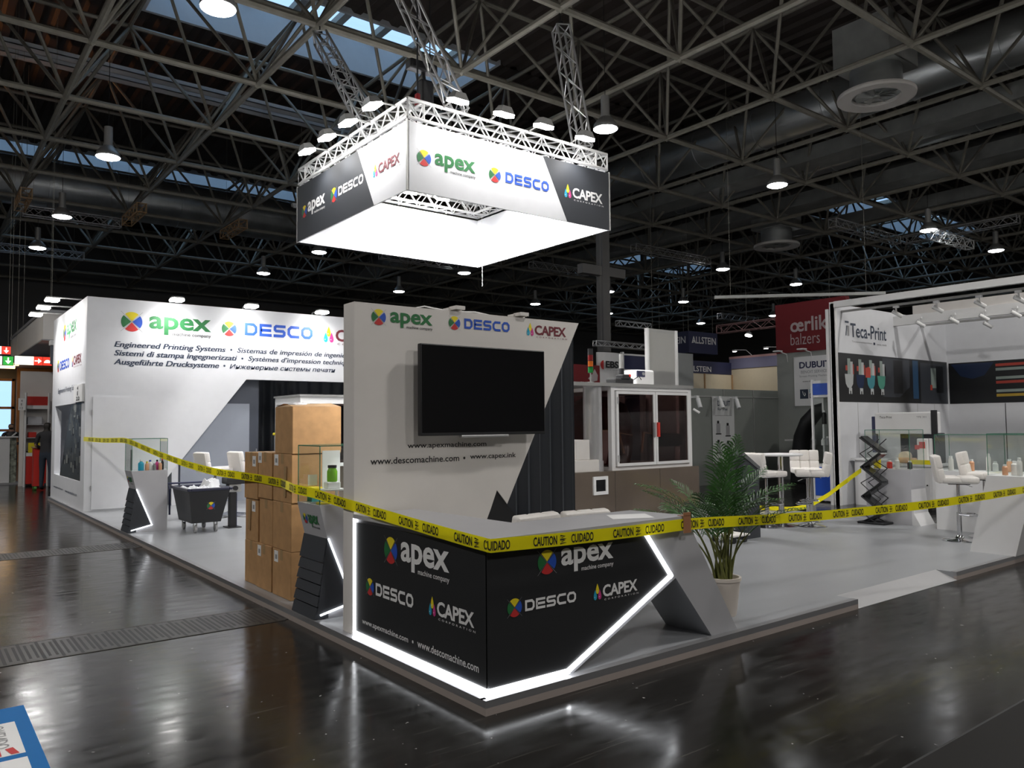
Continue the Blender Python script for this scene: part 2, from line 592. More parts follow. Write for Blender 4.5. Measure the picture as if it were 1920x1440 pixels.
# side walls
w = MB(); w.box(XA-0.2, XA, YA, YB, 0, 14); struct('wall_left', w, DARKW)
w = MB(); w.box(XB, XB+0.2, YA, YB, 0, 14); struct('wall_right', w, DARKW)
w = MB(); w.box(XA, XB, YA-0.2, YA, 0, 14); struct('wall_front', w, DARKW)
w = MB()
WX0, WX1, WZ0, WZ1 = -4.0, 1.62, 0.25, 4.1
w.box(XA, WX0, YB, YB+0.2, 0, 14); w.box(WX1, XB, YB, YB+0.2, 0, 14)
w.box(WX0, WX1, YB, YB+0.2, 0, WZ0); w.box(WX0, WX1, YB, YB+0.2, WZ1, 14)
struct('wall_back', w, HALLG)
g = MB(); g.box(WX0, WX1, YB+0.08, YB+0.1, WZ0, WZ1)
win = struct('window_1', g, SKYG)
fr = MB()
for x in (WX0, -2.6, -1.2, 0.2, WX1-0.12):
    fr.box(x, x+0.12, YB-0.06, YB+0.14, WZ0, WZ1)
for z in (WZ0, 1.5, 2.6, WZ1-0.12):
    fr.box(WX0, WX1, YB-0.06, YB+0.14, z, z+0.12)
obj('window_frame', fr, WOOD, win)
# warm timber lining beside the far window
w = MB(); w.box(WX1+0.05, 3.6, YB-0.5, YB-0.3, 0, 5.0); w.box(-4, 3.6, 37.0, YB-0.3, 4.6, 4.75)
struct('wall_entrance', w, WOOD)

# roof: corrugated sheet with two rows of rooflights
SK = [(2.0, 11.0, 14.6, 17.45), (33.0, 45.0, 14.6, 17.45), (-2.0, 13.4, 30.2, 33.0), (29.5, 41.0, 30.2, 33.0)]
c = MB()
def corrugated(x0, x1, y0, y1):
    p, d = 0.55, 0.09
    x = x0
    while x < x1-1e-6:
        xe = min(x+p, x1)
        q = [(x, ZC), (x+(xe-x)*0.35, ZC), (x+(xe-x)*0.5, ZC+d), (x+(xe-x)*0.85, ZC+d), (xe, ZC)]
        for (a, za), (b, zb) in zip(q, q[1:]):
            c.face([(a, y0, za), (a, y1, za), (b, y1, zb), (b, y0, zb)])
        x = xe
corrugated(XA, XB, YA, 14.6); corrugated(XA, XB, 17.45, 30.2); corrugated(XA, XB, 33.0, YB)
corrugated(XA, 2.0, 14.6, 17.45); corrugated(11.0, 33.0, 14.6, 17.45); corrugated(45.0, XB, 14.6, 17.45)
corrugated(XA, -2.0, 30.2, 33.0); corrugated(13.4, 29.5, 30.2, 33.0); corrugated(41.0, XB, 30.2, 33.0)
c.box(XA, XB, YA, 14.55, ZC+0.25, ZC+0.3); c.box(XA, XB, 17.5, 30.15, ZC+0.25, ZC+0.3); c.box(XA, XB, 33.05, YB, ZC+0.25, ZC+0.3)
for a, b in ((XA, 1.9), (11.1, 32.9), (45.1, XB)): c.box(a, b, 14.55, 17.5, ZC+0.25, ZC+0.3)
for a, b in ((XA, -2.1), (13.5, 29.4), (41.1, XB)): c.box(a, b, 30.15, 33.05, ZC+0.25, ZC+0.3)
struct('ceiling', c, CEIL)
for i, (x0, x1, y0, y1) in enumerate(SK):
    H = ZC+1.15
    s = MB()
    s.box(x0-0.1, x0, y0-0.1, y1+0.1, ZC-0.05, H); s.box(x1, x1+0.1, y0-0.1, y1+0.1, ZC-0.05, H)
    s.box(x0, x1, y0-0.1, y0, ZC-0.05, H); s.box(x0, x1, y1, y1+0.1, ZC-0.05, H)
    win = struct('window_%d' % (i+2), s, PLASTER)
    bars = MB()
    n = int((x1-x0)/1.15)
    for k in range(n+1):
        xx = x0+(x1-x0)*k/n
        bars.box(xx-0.11, xx+0.11, y0, y1, H-0.12, H+0.08)
    for yy in (y0, (y0+y1)/2, y1-0.08):
        bars.box(x0, x1, yy, yy+0.08, H-0.08, H+0.06)
    obj('window_frame', bars, STEELD, win)
    p = MB(); p.box(x0, x1, y0, y1, H+0.085, H+0.095)
    obj('window_pane', p, SKYG, win)

# space frame under the roof
GX, GY, ZL, ZU = 3.2, 3.13, 9.0, 11.75
def low(i, j): return Vector((0.06+GX*i, 6.58+GY*j, ZL))
def upn(i, j): return Vector((0.06+GX*(i+.5), 6.58+GY*(j+.5), ZU))
lo, hi_, web, node = MB(), MB(), MB(), MB()
I0, I1, J0, J1 = -4, 15, -4, 11
for i in range(I0, I1+1):
    for j in range(J0, J1+1):
        a = low(i, j)
        node.sphere(a, 0.105, sub=1)
        if i < I1: lo.tube(a, low(i+1, j), 0.068, 7)
        if j < J1: lo.tube(a, low(i, j+1), 0.068, 7)
        for di in (-1, 0):
            for dj in (-1, 0):
                if I0 <= i+di < I1 and J0 <= j+dj < J1:
                    web.tube(a, upn(i+di, j+dj), 0.042, 6)
        if i < I1 and j < J1:
            b = upn(i, j)
            node.sphere(b, 0.09, sub=1)
            if i < I1-1: hi_.tube(b, upn(i+1, j), 0.055, 6)
            if j < J1-1: hi_.tube(b, upn(i, j+1), 0.055, 6)
sf = struct('ceiling_frame', lo, STEELD, smooth=True)
obj('upper_chord', hi_, STEELD, sf, smooth=True)
obj('web', web, STEELD, sf, smooth=True)
obj('node', node, STEELD, sf, smooth=True)

# ducts, trays
def duct(name, label, x, z, r, mat, y0, y1, axis='y'):
    m = MB()
    P = (lambda t: (x, t, z)) if axis == 'y' else (lambda t: (t, x, z))
    pts, rad = [P(y0)], [r]
    q = y0+1.0
    while q < y1-1:
        for dq, dr in ((-0.025, 0), (-0.02, 0.02), (0.02, 0.02), (0.025, 0)):
            pts.append(P(q+dq)); rad.append(r+dr)
        q += 2.2
    pts.append(P(y1)); rad.append(r)
    m.path(pts, rad, 24)
    t = thing(name, label, 'duct', P(y0))
    obj('pipe', m, mat, t, smooth=True)
    return t
duct('air_duct', 'large round silver air duct nearest above the white ring diffuser', 17.5, 10.4, 0.62, STEEL, -13, 41)
duct('air_duct', 'slimmer round silver duct, second one beyond the ring diffuser', 21.5, 10.4, 0.50, STEEL, -13, 41)
duct('air_duct', 'round dull duct, third and farthest of the row beyond the ring diffuser', 25.4, 10.4, 0.52, DUCTG, -13, 41)
duct('air_duct', 'wide round duct crossing behind the far left pendant lamps', 28.3, 10.3, 0.85, STEEL, -13, 16.5, axis='x')
for nm, lb, x0, x1, z0, z1 in (
        ('cable_duct', 'flat grey box channel running beside the nearest large silver duct', 18.85, 19.75, 9.55, 9.95),
        ('cable_duct', 'flat grey box channel between the slimmer and the farthest silver ducts', 23.0, 23.8, 9.55, 9.95),
        ('cable_duct', 'flat grey box channel beyond all the silver ducts', 27.1, 27.9, 9.55, 9.95)):
    m = MB(); m.box(x0, x1, -13, 41, z0, z1)
    m.box(x0-0.05, x1+0.05, -13, 41, z0-0.06, z0)
    tag(obj(nm, m, DUCTG), lb, 'duct')
for nm, lb, y in (('cable_tray', 'upper of two parallel pale cable trays above the left aisle', 18.55),
                  ('cable_tray', 'lower of two parallel pale cable trays above the left aisle', 19.15)):
    m = MB()
    m.box(-13, 16, y, y+0.32, 11.0, 11.02); m.box(-13, 16, y, y+0.02, 11.0, 11.12); m.box(-13, 16, y+0.30, y+0.32, 11.0, 11.12)
    tag(obj(nm, m, PLASTER), lb, 'cable tray')
# ring diffuser
def diffuser(x, y, z, R, label):
    t = thing('ceiling_diffuser', label, 'air outlet', (x, y, z))
    k = R/0.95
    bm = MB()
    n = 40
    prof = [(0.60*k, 0.02), (R, 0.0), (R+0.01, 0.05), (R, 0.09), (0.60*k, 0.10)]
    for a in range(n):
        for q in range(len(prof)):
            (r0, z0), (r1, z1) = prof[q], prof[(q+1) % len(prof)]
            A, B = 2*pi*a/n, 2*pi*(a+1)/n
            bm.face([(x+r0*cos(A), y+r0*sin(A), z+z0), (x+r1*cos(A), y+r1*sin(A), z+z1), (x+r1*cos(B), y+r1*sin(B), z+z1), (x+r0*cos(B), y+r0*sin(B), z+z0)])
    obj('ring', bm, WARMW, t, smooth=True)
    h = MB(); h.tube((x, y, z+0.11), (x, y, z+0.75*k), 0.64*k, 32)
    obj('neck', h, STEEL, t, smooth=True)
    v = MB()
    for a in range(8):
        A = 2*pi*a/8
        d = Vector((cos(A), sin(A), 0)); e = Vector((-sin(A), cos(A), 0))
        o = Vector((x, y, z))
        v.face([o+d*0.08*k+Vector((0, 0, 0.04)), o+d*0.52*k+Vector((0, 0, 0.03)), o+d*0.50*k+e*0.16*k+Vector((0, 0, 0.10)), o+d*0.08*k+e*0.04*k+Vector((0, 0, 0.10))])
    v.lathe([(0.09*k, 0.02), (0.09*k, 0.10)], (x, y, z), 16)
    obj('swirl_blade', v, DUCTG, t)
    b = MB(); b.box(x-0.75*k, x+0.75*k, y-0.75*k, y+0.75*k, z+0.75*k, z+1.9*k)
    obj('plenum_box', b, DUCTG, t)
    return t
diffuser(13.8, 4.66, 8.55, 0.78, 'large white ring air diffuser hanging under a grey box near top right')
diffuser(24.0, 13.9, 8.4, 0.85, 'far small ring diffuser hanging above the red wall')

# pendant hall lamps
def pendant(x, y, z, label, group=None, mat=LAMPM):
    t = thing('pendant_lamp', label, 'lamp', (x, y, z), 0, group)
    m = MB(); m.lathe([(0.262, 0.0), (0.27, 0.02), (0.25, 0.10), (0.16, 0.22), (0.11, 0.26), (0.11, 0.30)], (x, y, z), 28)
    obj('lamp_shade', m, ALUD, t, smooth=True)
    d = MB(); d.lathe([(0.20, -0.035), (0.255, -0.012), (0.262, -0.002)], (x, y, z), 28)
    obj('diffuser', d, mat, t, smooth=True)
    b = MB(); b.tube((x, y, z+0.30), (x, y, z+0.72), 0.095, 20)
    obj('ballast_housing', b, ALUD, t, smooth=True)
    c = MB(); c.tube((x, y, z+0.72), (x, y, ZC+0.1), 0.008, 5)
    obj('cord', c, BLACK, t)
    return t
FL = 'far pendant hall lamps'
PL = [
    (1.05, 8.35, 'large pendant lamp cut by the top edge, above the left aisle', None),
    (1.05, 16.6, 'second pendant lamp back along the left aisle, by the blue rooflight', None),
    (1.00, 23.15, 'third pendant lamp back along the left aisle, beside a lighting truss', None),
    (0.95, 28.3, 'fourth and farthest pendant lamp back along the left aisle', None),
    (9.05, 28.3, 'small pendant lamp above the tall white wall with three logos', None),
    (9.28, 23.25, 'pendant lamp just below the left corner of the hanging square sign', None),
    (9.30, 8.36, 'pendant lamp just right of the hanging square sign', None),
    (15.9, 8.5, 'pendant lamp in front of the silver ducts, above the ALLSTEIN sign', None),
    (15.85, 23.45, 'pendant lamp just below the lowest corner of the hanging sign', None),
    (15.87, 29.0, 'pendant lamp above the upright of the screen wall', None),
    (24.2, 23.3, 'pendant lamp beside the cross arm of the grey column', None),
    (29.5, 28.7, 'lower pendant lamp near the grey column', None),
    (29.7, 23.3, 'pendant lamp between the grey column and the red wall, upper one', None),
    (37.6, 28.5, 'pendant lamp straight above the ALLSTEIN cube', None),
    (24.2, 16.6, 'pendant lamp left of the far ring diffuser', None),
    (29.95, 16.85, 'pendant lamp above the red oerlikon wall', None),
    (38.4, 23.7, 'tiny pendant lamp at the left top corner of the red oerlikon wall', None),
    (24.45, 8.4, 'pendant lamp under the right rooflight by the lighting truss', None),
    (29.8, 8.35, 'pendant lamp nearest the right edge, above the white booth', None),
    (23.7, 28.3, 'pendant lamp above the middle of the screen wall', None)]
for x, y, lb, g in PL:
    pendant(x, y, 8.0, lb, g)
# unseen lamps added behind and beside the viewpoint, overpowered as fill light
for i, (x, y) in enumerate(((5.8, -1.3), (-6.5, 8.4), (-6.5, 0.2), (-0.8, -8.0), (6.0, -9.0), (13.0, -1.3), (20.5, -1.3), (27.0, -1.3), (-6.5, 16.6))):
    pendant(x, y, 8.0, 'unseen pendant hall lamp added outside the picture as strong fill light', 'added fill lamps outside the picture', FILLM)

# lighting trusses (square aluminium lattice)
def lattice(m, p, q, s, bay, r=0.02, rb=0.011, up_=Vector((0, 0, 1)), faces=4):
    p, q = Vector(p), Vector(q)
    d = (q-p).normalized()
    L = (q-p).length
    a = d.cross(up_).normalized()
    b = a.cross(d).normalized()
    cs = [(-1, -1), (1, -1), (1, 1), (-1, 1)]
    K = [a*(s/2*x)+b*(s/2*y) for x, y in cs]
    for k in K:
        m.tube(p+k, q+k, r, 7)
    n = max(1, int(round(L/bay)))
    for i in range(n):
        A, B = p+d*(L*i/n), p+d*(L*(i+1)/n)
        for e in range(faces):
            k1, k2 = K[e], K[(e+1) % 4]
            if (i+e) % 2: k1, k2 = k2, k1
            m.tube(A+k1, B+k2, rb, 5)
    for A in (p, q):
        for e in range(4):
            m.tube(A+K[e], A+K[(e+1) % 4], rb*1.3, 5)
def truss(label, p, q, s=0.28, bay=0.3, mat=ALU, hang=True, name='lighting_truss', cat='truss'):
    t = thing(name, label, cat, p)
    m = MB(); lattice(m, p, q, s, bay)
    obj('lattice', m, mat, t, smooth=True)
    if hang:
        w = MB()
        for f_ in (0.1, 0.9):
            a = Vector(p).lerp(Vector(q), f_)
            w.tube(a+Vector((0, 0, s/2)), (a.x, a.y, ZC+0.1), 0.004, 5)
        obj('hanging_wire', w, STEELD, t)
    return t
truss('long grey lighting truss hung behind the third left pendant lamp', (0.15, 24.9, 8.45), (2.95, 24.9, 8.45))
truss('short tan lattice arm at the left end of the long left truss', (0.05, 22.9, 8.5), (0.05, 24.7, 8.5), mat=CARDL)
truss('short tan lattice arm at the right end of the long left truss', (3.1, 22.6, 8.5), (3.1, 24.7, 8.5), mat=CARDL)
truss('short tan lattice arm below the pale strip light on the left', (6.3, 22.7, 8.5), (6.3, 24.7, 8.5), mat=CARDL)
truss('far grey truss low above the left aisle near the hall wall', (-0.6, 31.5, 8.5), (2.9, 31.5, 8.5))
truss('thin truss behind the lowest edge of the hanging sign, left part', (12.2, 24.0, 8.4), (16.0, 24.0, 8.4))
truss('thin truss crossing behind the vertical cable under the hanging sign', (18.3, 22.0, 8.4), (21.5, 22.0, 8.4))
truss('thin truss beside the cross arm of the grey column', (19.5, 17.2, 8.4), (24.0, 17.2, 8.4))
truss('pale truss right of the silver ducts running towards the red wall', (22.3, 10.6, 8.4), (26.8, 10.6, 8.4))
truss('truss joined at right angle to the pale truss right of the ducts', (27.0, 6.6, 8.4), (27.0, 10.4, 8.4))
truss('bright lattice truss beside the right rooflight pendant lamp', (24.0, 8.0, 7.7), (26.6, 8.0, 7.7), mat=ALUW)
truss('far short truss low between grey column and red wall', (31.0, 22.0, 7.2), (34.2, 22.0, 7.2))
truss('far short truss beside the lowest pendant lamps by the column', (27.5, 26.0, 7.0), (30.0, 26.0, 7.0), mat=ALUW)
# pale strip light
t = thing('strip_light', 'pale unlit strip light hanging under the roof frame on the left', 'lamp', (6.9, 19.9, 8.6))
m = MB(); m.box(6.9, 9.0, 19.85, 19.99, 8.55, 8.65); obj('housing', m, WARMW, t)
m = MB(); m.box(6.95, 8.95, 19.87, 19.97, 8.52, 8.55); obj('diffuser', m, PAPER, t)
m = MB()
for x in (7.2, 8.7): m.tube((x, 19.92, 8.65), (x, 19.92, ZC+0.1), 0.006, 5)
obj('hanging_wire', m, STEELD, t)
# grey column with cross arm
m = MB()
m.box(14.0, 14.30, 13.3, 13.58, 0, 9.0)
m.box(13.2, 15.0, 13.32, 13.56, 6.10, 6.38)
o = struct('wall_column', m, HALLG)
# warm strips at the far left entrance
t = thing('strip_light', 'warm glowing strip light under the timber soffit by the far left window', 'lamp', (-1, 38, 4.5))
m = MB(); m.box(-3.5, 1.4, 38.0, 38.12, 4.48, 4.6); obj('diffuser', m, WARMM, t)
t = thing('strip_light', 'lower warm strip light by the far left window, behind the first', 'lamp', (-1, 39.6, 4.5))
m = MB(); m.box(-3.5, 1.4, 39.6, 39.75, 4.45, 4.6); obj('diffuser', m, WARMM, t)

t = thing('assumed_warm_floodlight', 'assumed unseen warm floodlight, added on the roof frame beyond the left picture edge, shining on the roof', 'floodlight', (-6.3, 21.5, 9.2))  # assumed lamp and housing, added out of view for the orange roof glow
m = MB(); m.rbox(-6.5, -6.1, 21.3, 21.7, 9.08, 9.28, 0.03, 2); obj('housing', m, BLACK, t)
m = MB(); m.box(-6.45, -6.15, 21.35, 21.65, 9.28, 9.285); obj('lamp_glass', m, WARMM, t)
spot('assumed_roof_glow', (-6.2, 21.5, 9.35), (-2.2, 21.0, 12.3), 700.0, 62, 0.8, 0.1, (1.0, 0.42, 0.16), t)
# ================================================================== FLOOR FITTINGS
def drain(y0, y1, x0, x1, label):
    t = thing('drain_channel', label, 'drain', (x1, y0, 0))
    m = MB()
    m.box(x0, x1, y0, y0+0.015, 0, 0.004); m.box(x0, x1, y1-0.015, y1, 0, 0.004)
    obj('edge_rail', m, M('drain_rail', (0.06, 0.055, 0.05), 0.4, spec=0.3), t)
    k = MB()
    x = x0
    while x < x1-0.01:
        k.box(x+0.006, x+0.112, y0+0.02, y1-0.02, 0, 0.003, 0)
        k.box(x-0.011, x+0.011, y0+0.02, y1-0.02, 0.003, 0.0034, 1)
        for q in (0.03, 0.075):
            k.box(x+q, x+q+0.018, y0+0.09, y1-0.09, 0.003, 0.0036, 1)
        x += 0.118
    obj('cover_plate', k, [M('drain_plate', (0.035, 0.033, 0.031), 0.35, 0.0, spec=0.3), BLACK], t)
drain(2.79, 3.38, -6.0, -0.03, 'nearer drain channel with slotted cover plates crossing the left aisle')
drain(7.9, 8.5, -6.0, -0.05, 'farther drain channel with slotted cover plates crossing the left aisle')
m = MB(); m.box(1.0, 9.0, -2.35, -1.745, 0, 0.003)
m.box(1.0, 9.0, -1.745, -1.73, 0, 0.0008, 1)
t = thing('drain_channel', 'dark drain cover along the dark aisle at bottom right', 'drain', (5, -2, 0))
obj('cover_plate', m, [M('drain_plate_dark', (0.010, 0.0095, 0.009), 0.7, spec=0.15), BLACK], t)

# floor sticker, bottom left
t = thing('floor_sticker', 'blue floor sticker with white text boxes at bottom left corner', 'sticker', (-2.3, 1.3, 0))
m = MB(); m.box(-2.75, -1.98, 0.2, 1.84, 0.0005, 0.0025); obj('sheet', m, BLUEST, t)
d = Decal((-2.75, 0.2, 0.003), (1, 0, 0), (0, 1, 0), 0.0005)
d.rect(0.05, 0.85, 0.70, 1.37, 0, 0)
d.rect(0.05, 0.25, 0.70, 0.79, 0, 0)
obj('text_box', d, PWHITE, t)
d = Decal((-2.05, 1.05, 0.003), (0, 1, 0), (-1, 0, 0), 0.0015)
d.fmap = lambda u, v, k: Vector((-2.075-v, 1.53-u, 0.003+k))
d.text('ORENDO', 0.0, 0.03, 0.36, 0.10, 1, bold=0.0)
d.poly([(0.37, 0.02), (0.47, 0.0), (0.47, 0.035), (0.38, 0.055)], 0, 1)
d.poly([(0.39, 0.075), (0.47, 0.075), (0.47, 0.115), (0.38, 0.095)], 0, 1)
obj('lettering', d, [PRED, PGREY], t)

# ================================================================== RAISED STAND FLOOR
PX = 9.6
PY = 16.9
m = MB()
m.box(0.03, PX, 0.20, PY, 0, PT)
m.box(0.03, 3.93, 0.03, 0.20, 0, PT); m.box(5.83, PX, 0.03, 0.20, 0, PT)
o = struct('floor_platform', m, PLATM)
e = MB()
for a, b in ((0.0, 3.93), (5.83, PX)):
    e.box(a, b, 0.0, 0.03, 0.0, 0.042, 1)
    e.box(a, b, 0.0, 0.03, 0.042, PT+0.003, 0)
    e.box(a, b, 0.03, 0.055, PT, PT+0.003, 0)
e.box(0.0, 0.03, 0.03, PY, 0.0, 0.042, 1)
e.box(0.0, 0.03, 0.03, PY, 0.042, PT+0.003, 0)
e.box(0.03, 0.055, 0.055, PY, PT, PT+0.003, 0)
struct('trim_1', e, [TRIMM, BEIGE])
r = MB()
r.prism([(0.0, 0.004), (0.2, PT), (0.2, 0.0), (0.0, 0.0)], 'x', 3.93, 5.83)
struct('floor_ramp', r, M('ramp_metal', (0.40, 0.40, 0.41), 0.4, 0.3))
# ================================================================== RECEPTION COUNTER
t = thing('reception_counter', 'grey and charcoal reception counter edged with glowing white light at the stand corner', 'counter', (0.06, 0.06, PT))
CT = 0.93
b = MB()
b.box(0.07, 0.55, 0.50, 1.70, PT, CT)                                     # wing along the aisle
b.prism([(0.07, PT), (0.71, PT), (1.67, 0.535), (2.045, PT), (2.34, PT), (1.80, CT), (0.07, CT)], 'y', 0.07, 0.50)
# grey borders around the recessed graphic panels
obj('body', b, GREYW, t)
tp = MB()
tp.prism([(0.04, 0.02), (1.775, 0.02), (1.71, 0.525), (0.60, 0.525), (0.56, 1.70), (0.04, 1.70)], 'z', CT, 0.96)
obj('countertop', tp, GREYW, t)
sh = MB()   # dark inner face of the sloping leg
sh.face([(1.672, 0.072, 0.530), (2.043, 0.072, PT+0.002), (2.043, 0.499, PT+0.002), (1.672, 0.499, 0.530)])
LP = [(1.695, 0.115), (0.095, 0.115), (0.095, 0.90), (1.695, 0.90)]
pn = MB()
pn.prism([(0.06, 0.118), (1.695, 0.118), (1.695, 0.90), (0.06, 0.90)], 'x', 0.056, 0.07)
lp = obj('side_graphic_panel', pn, CHAR, t, label='charcoal side panel with white logos')
pn = MB()
FP = [(0.056, 0.118), (0.645, 0.118), (1.585, 0.565), (1.305, 0.915), (0.056, 0.915)]
pn.prism(FP, 'y', 0.056, 0.07)
fp = obj('front_graphic_panel', pn, CHAR, t, label='charcoal front panel with white logos')
# light strips stand proud of the panels
def strip(m, pts, t_, axis, a, b_):
    for (p, q) in zip(pts, pts[1:]):
        p, q = Vector(p), Vector(q)
        d = (q-p).normalized(); n = Vector((-d.y, d.x))*t_/2
        p2, q2 = p-d*t_/2, q+d*t_/2
        m.prism([tuple(p2-n), tuple(q2-n), tuple(q2+n), tuple(p2+n)], axis, a, b_)
led = MB()
strip(led, [(1.700, 0.915), (1.700, 0.106), (0.046, 0.106)], 0.030, 'x', 0.046, 0.07)
strip(led, [(0.0465, 0.106), (0.65, 0.106), (1.60, 0.563), (1.32, 0.915)], 0.030, 'y', 0.046, 0.07)
obj('light_strip', led, LEDM, t)
marks(lp, (0.056, 1.70, PT), (0, -1, 0), (0, 0, 1), 0.002, [
    ('logo', lambda d: (wheel(d, 0.535, 0.680, 0.088), apex(d, 0.672, 0.574, 1.258, 0.758, LW, LW),)),
    ('logo', lambda d: (wheel(d, 0.236, 0.390, 0.058), desco(d, 0.322, 0.346, 0.832, 0.432, LW),)),
    ('logo', lambda d: (capex(d, 1.118, 0.353, 1.517, 0.443, LW),)),
    ('web_address', lambda d: (d.text('www.apexmachine.com', 0.118, 0.103, 0.765, 0.152, LW, bold=0.012),)),
    ('bullet_mark', lambda d: (d.disc(0.825, 0.132, 0.010, 0, 2*pi, LW, 1),)),
    ('web_address', lambda d: (d.text('www.descomachine.com', 0.883, 0.112, 1.56, 0.160, LW, bold=0.012),)),
])
marks(fp, (0.06, 0.056, PT), (1, 0, 0), (0, 0, 1), 0.002, [
    ('logo', lambda d: (wheel(d, 0.438, 0.698, 0.071), apex(d, 0.550, 0.616, 0.994, 0.765, LW, LW),)),
    ('logo', lambda d: (wheel(d, 0.189, 0.465, 0.052), desco(d, 0.266, 0.432, 0.667, 0.496, LW),)),
    ('logo', lambda d: (capex(d, 0.896, 0.426, 1.211, 0.502, LW),)),
])
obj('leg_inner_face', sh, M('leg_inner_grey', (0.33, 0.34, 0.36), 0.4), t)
# sheet of paper on the counter
m = MB()
m.face([(1.352, 0.415, 0.9615), (1.212, 0.207, 0.9615), (1.49, 0.09, 0.9615), (1.62, 0.30, 0.9615)])
m.face([(1.352, 0.415, 0.9605), (1.62, 0.30, 0.9605), (1.49, 0.09, 0.9605), (1.212, 0.207, 0.9605)])
tag(obj('paper_sheet', m, PAPER), 'white sheet of paper lying on the grey counter top', 'paper')

# ================================================================== SCREEN WALL
t = thing('display_wall', 'white upright board carrying the black television, with logos along its top', 'display wall', (1.2, 1.82, PT))
b = MB()
b.prism([(0.06, PT), (0.90, PT), (1.30, 0.895), (1.37, 1.056), (1.476, 0.933), (2.322, 2.53), (0.06, 2.53)], 'y', 1.728, 1.905)
board = obj('board', b, WARMW, t)
marks(board, (0, 1.728, 0), (1, 0, 0), (0, 0, 1), 0.002, [
    ('logo', lambda d: (wheel(d, 0.263, 2.428, 0.060), apex(d, 0.362, 2.359, 0.742, 2.478, LG),)),
    ('logo', lambda d: (wheel(d, 0.952, 2.433, 0.055), desco(d, 1.048, 2.394, 1.517, 2.478, LB),)),
    ('logo', lambda d: (capex(d, 1.798, 2.390, 2.163, 2.477, LM),)),
    ('web_address', lambda d: (d.text('www.apexmachine.com', 0.511, 1.415, 1.262, 1.467, LK, bold=0.012),)),
    ('web_address', lambda d: (d.text('www.descomachine.com', 0.193, 1.312, 0.990, 1.362, LK, bold=0.012),)),
    ('bullet_mark', lambda d: (d.disc(1.04, 1.335, 0.011, 0, 2*pi, LK, 1),)),
    ('web_address', lambda d: (d.text('www.capex.ink', 1.097, 1.312, 1.573, 1.366, LK, bold=0.012),)),
])
b = MB(); b.prism([(0.90, PT), (2.30, PT), (1.478, 0.930), (1.37, 1.056)], 'y', 1.735, 1.90)
obj('black_wedge', b, BLACK, t)
cl = MB()
for x in (0.93, 1.60):
    cl.box(x, x+0.13, 1.78, 1.86, 2.53, 2.565); cl.box(x+0.02, x+0.11, 1.70, 1.80, 2.545, 2.575)
obj('top_clip', cl, WARMW, t)
w = MB()
w.path([(0.62, 1.80, 2.536), (0.70, 1.78, 2.555), (0.80, 1.80, 2.55), (0.93, 1.82, 2.545)], 0.006, 6)
w.path([(1.05, 1.82, 2.545), (1.20, 1.79, 2.55), (1.35, 1.80, 2.538)], 0.006, 6)
obj('cable', w, PAPER, t)
# two unseen clip lamps assumed on the board's rear edge to light the cartons
for x in (0.99, 1.66):
    t2 = thing('assumed_clip_lamp', 'assumed small unseen clip lamp on the rear top edge of the screen wall, %s' % ('left one' if x < 1.2 else 'right one'), 'lamp', (x, 2.05, 2.5))
    m = MB(); m.rbox(x-0.06, x+0.06, 2.03, 2.12, 2.44, 2.52, 0.01, 2); obj('housing', m, WARMW, t2)
    m = MB(); m.tube((x, 1.90, 2.55), (x, 2.06, 2.50), 0.01, 6); obj('arm', m, WARMW, t2)
    m = MB(); m.box(x-0.05, x+0.05, 2.12, 2.124, 2.45, 2.51); obj('lamp_glass', m, SMALLM, t2)
    spot('assumed_back_spot', (x, 2.14, 2.47), (0.35, 4.6, 0.6), CLIP_W, 120, 0.9, 0.05, (1, 0.97, 0.93), t2)
# pleated dark curtain behind the board
t = thing('pleated_curtain', 'dark grey pleated curtain hanging behind the slanted edge of the screen wall', 'curtain', (2.0, 2.0, PT))
m = MB()
x0, x1, n = 0.95, 2.49, 150
P = []
for i in range(n+1):
    x = x0+(x1-x0)*i/n
    ph = (x-x0)/0.135*2*pi
    P.append((x+0.016*sin(ph*2)*0.5, 1.955+0.033*sin(ph)+0.010*sin(ph*0.37)))
for (a, b_) in zip(P, P[1:]):
    m.face([(a[0], a[1], PT), (b_[0], b_[1], PT), (b_[0], b_[1], 2.50), (a[0], a[1], 2.50)])
for (a, b_) in zip(P, P[1:]):
    m.face([(b_[0], b_[1]+0.012, PT), (a[0], a[1]+0.012, PT), (a[0], a[1]+0.012, 2.50), (b_[0], b_[1]+0.012, 2.50)])
obj('cloth', m, CURT, t, smooth=True)
m = MB(); m.tube((0.95, 1.96, 2.51), (2.49, 1.96, 2.51), 0.012, 8); obj('rail', m, ALUD, t)
# television
t = thing('television', 'large black wall television hanging on the white screen wall', 'television', (1.26, 1.66, 1.5))
Y0 = 1.60
k = (1.728-1.60)
m = MB(); m.rbox(0.555, 1.800, Y0, Y0+0.05, 1.521, 2.236, 0.008, 2); obj('casing', m, BLACK, t)
m = MB(); m.face([(0.567, Y0-0.001, 1.545), (1.788, Y0-0.001, 1.545), (1.788, Y0-0.001, 2.226), (0.567, Y0-0.001, 2.226)]); obj('screen', m, SCREEN, t)
m = MB(); m.rbox(0.93, 1.40, Y0-0.006, Y0+0.04, 1.503, 1.523, 0.006, 2); obj('speaker_bar', m, ALU, t)
m = MB(); m.box(0.9, 1.5, Y0+0.05, 1.728, 1.65, 2.05); obj('wall_bracket', m, BLACK, t)

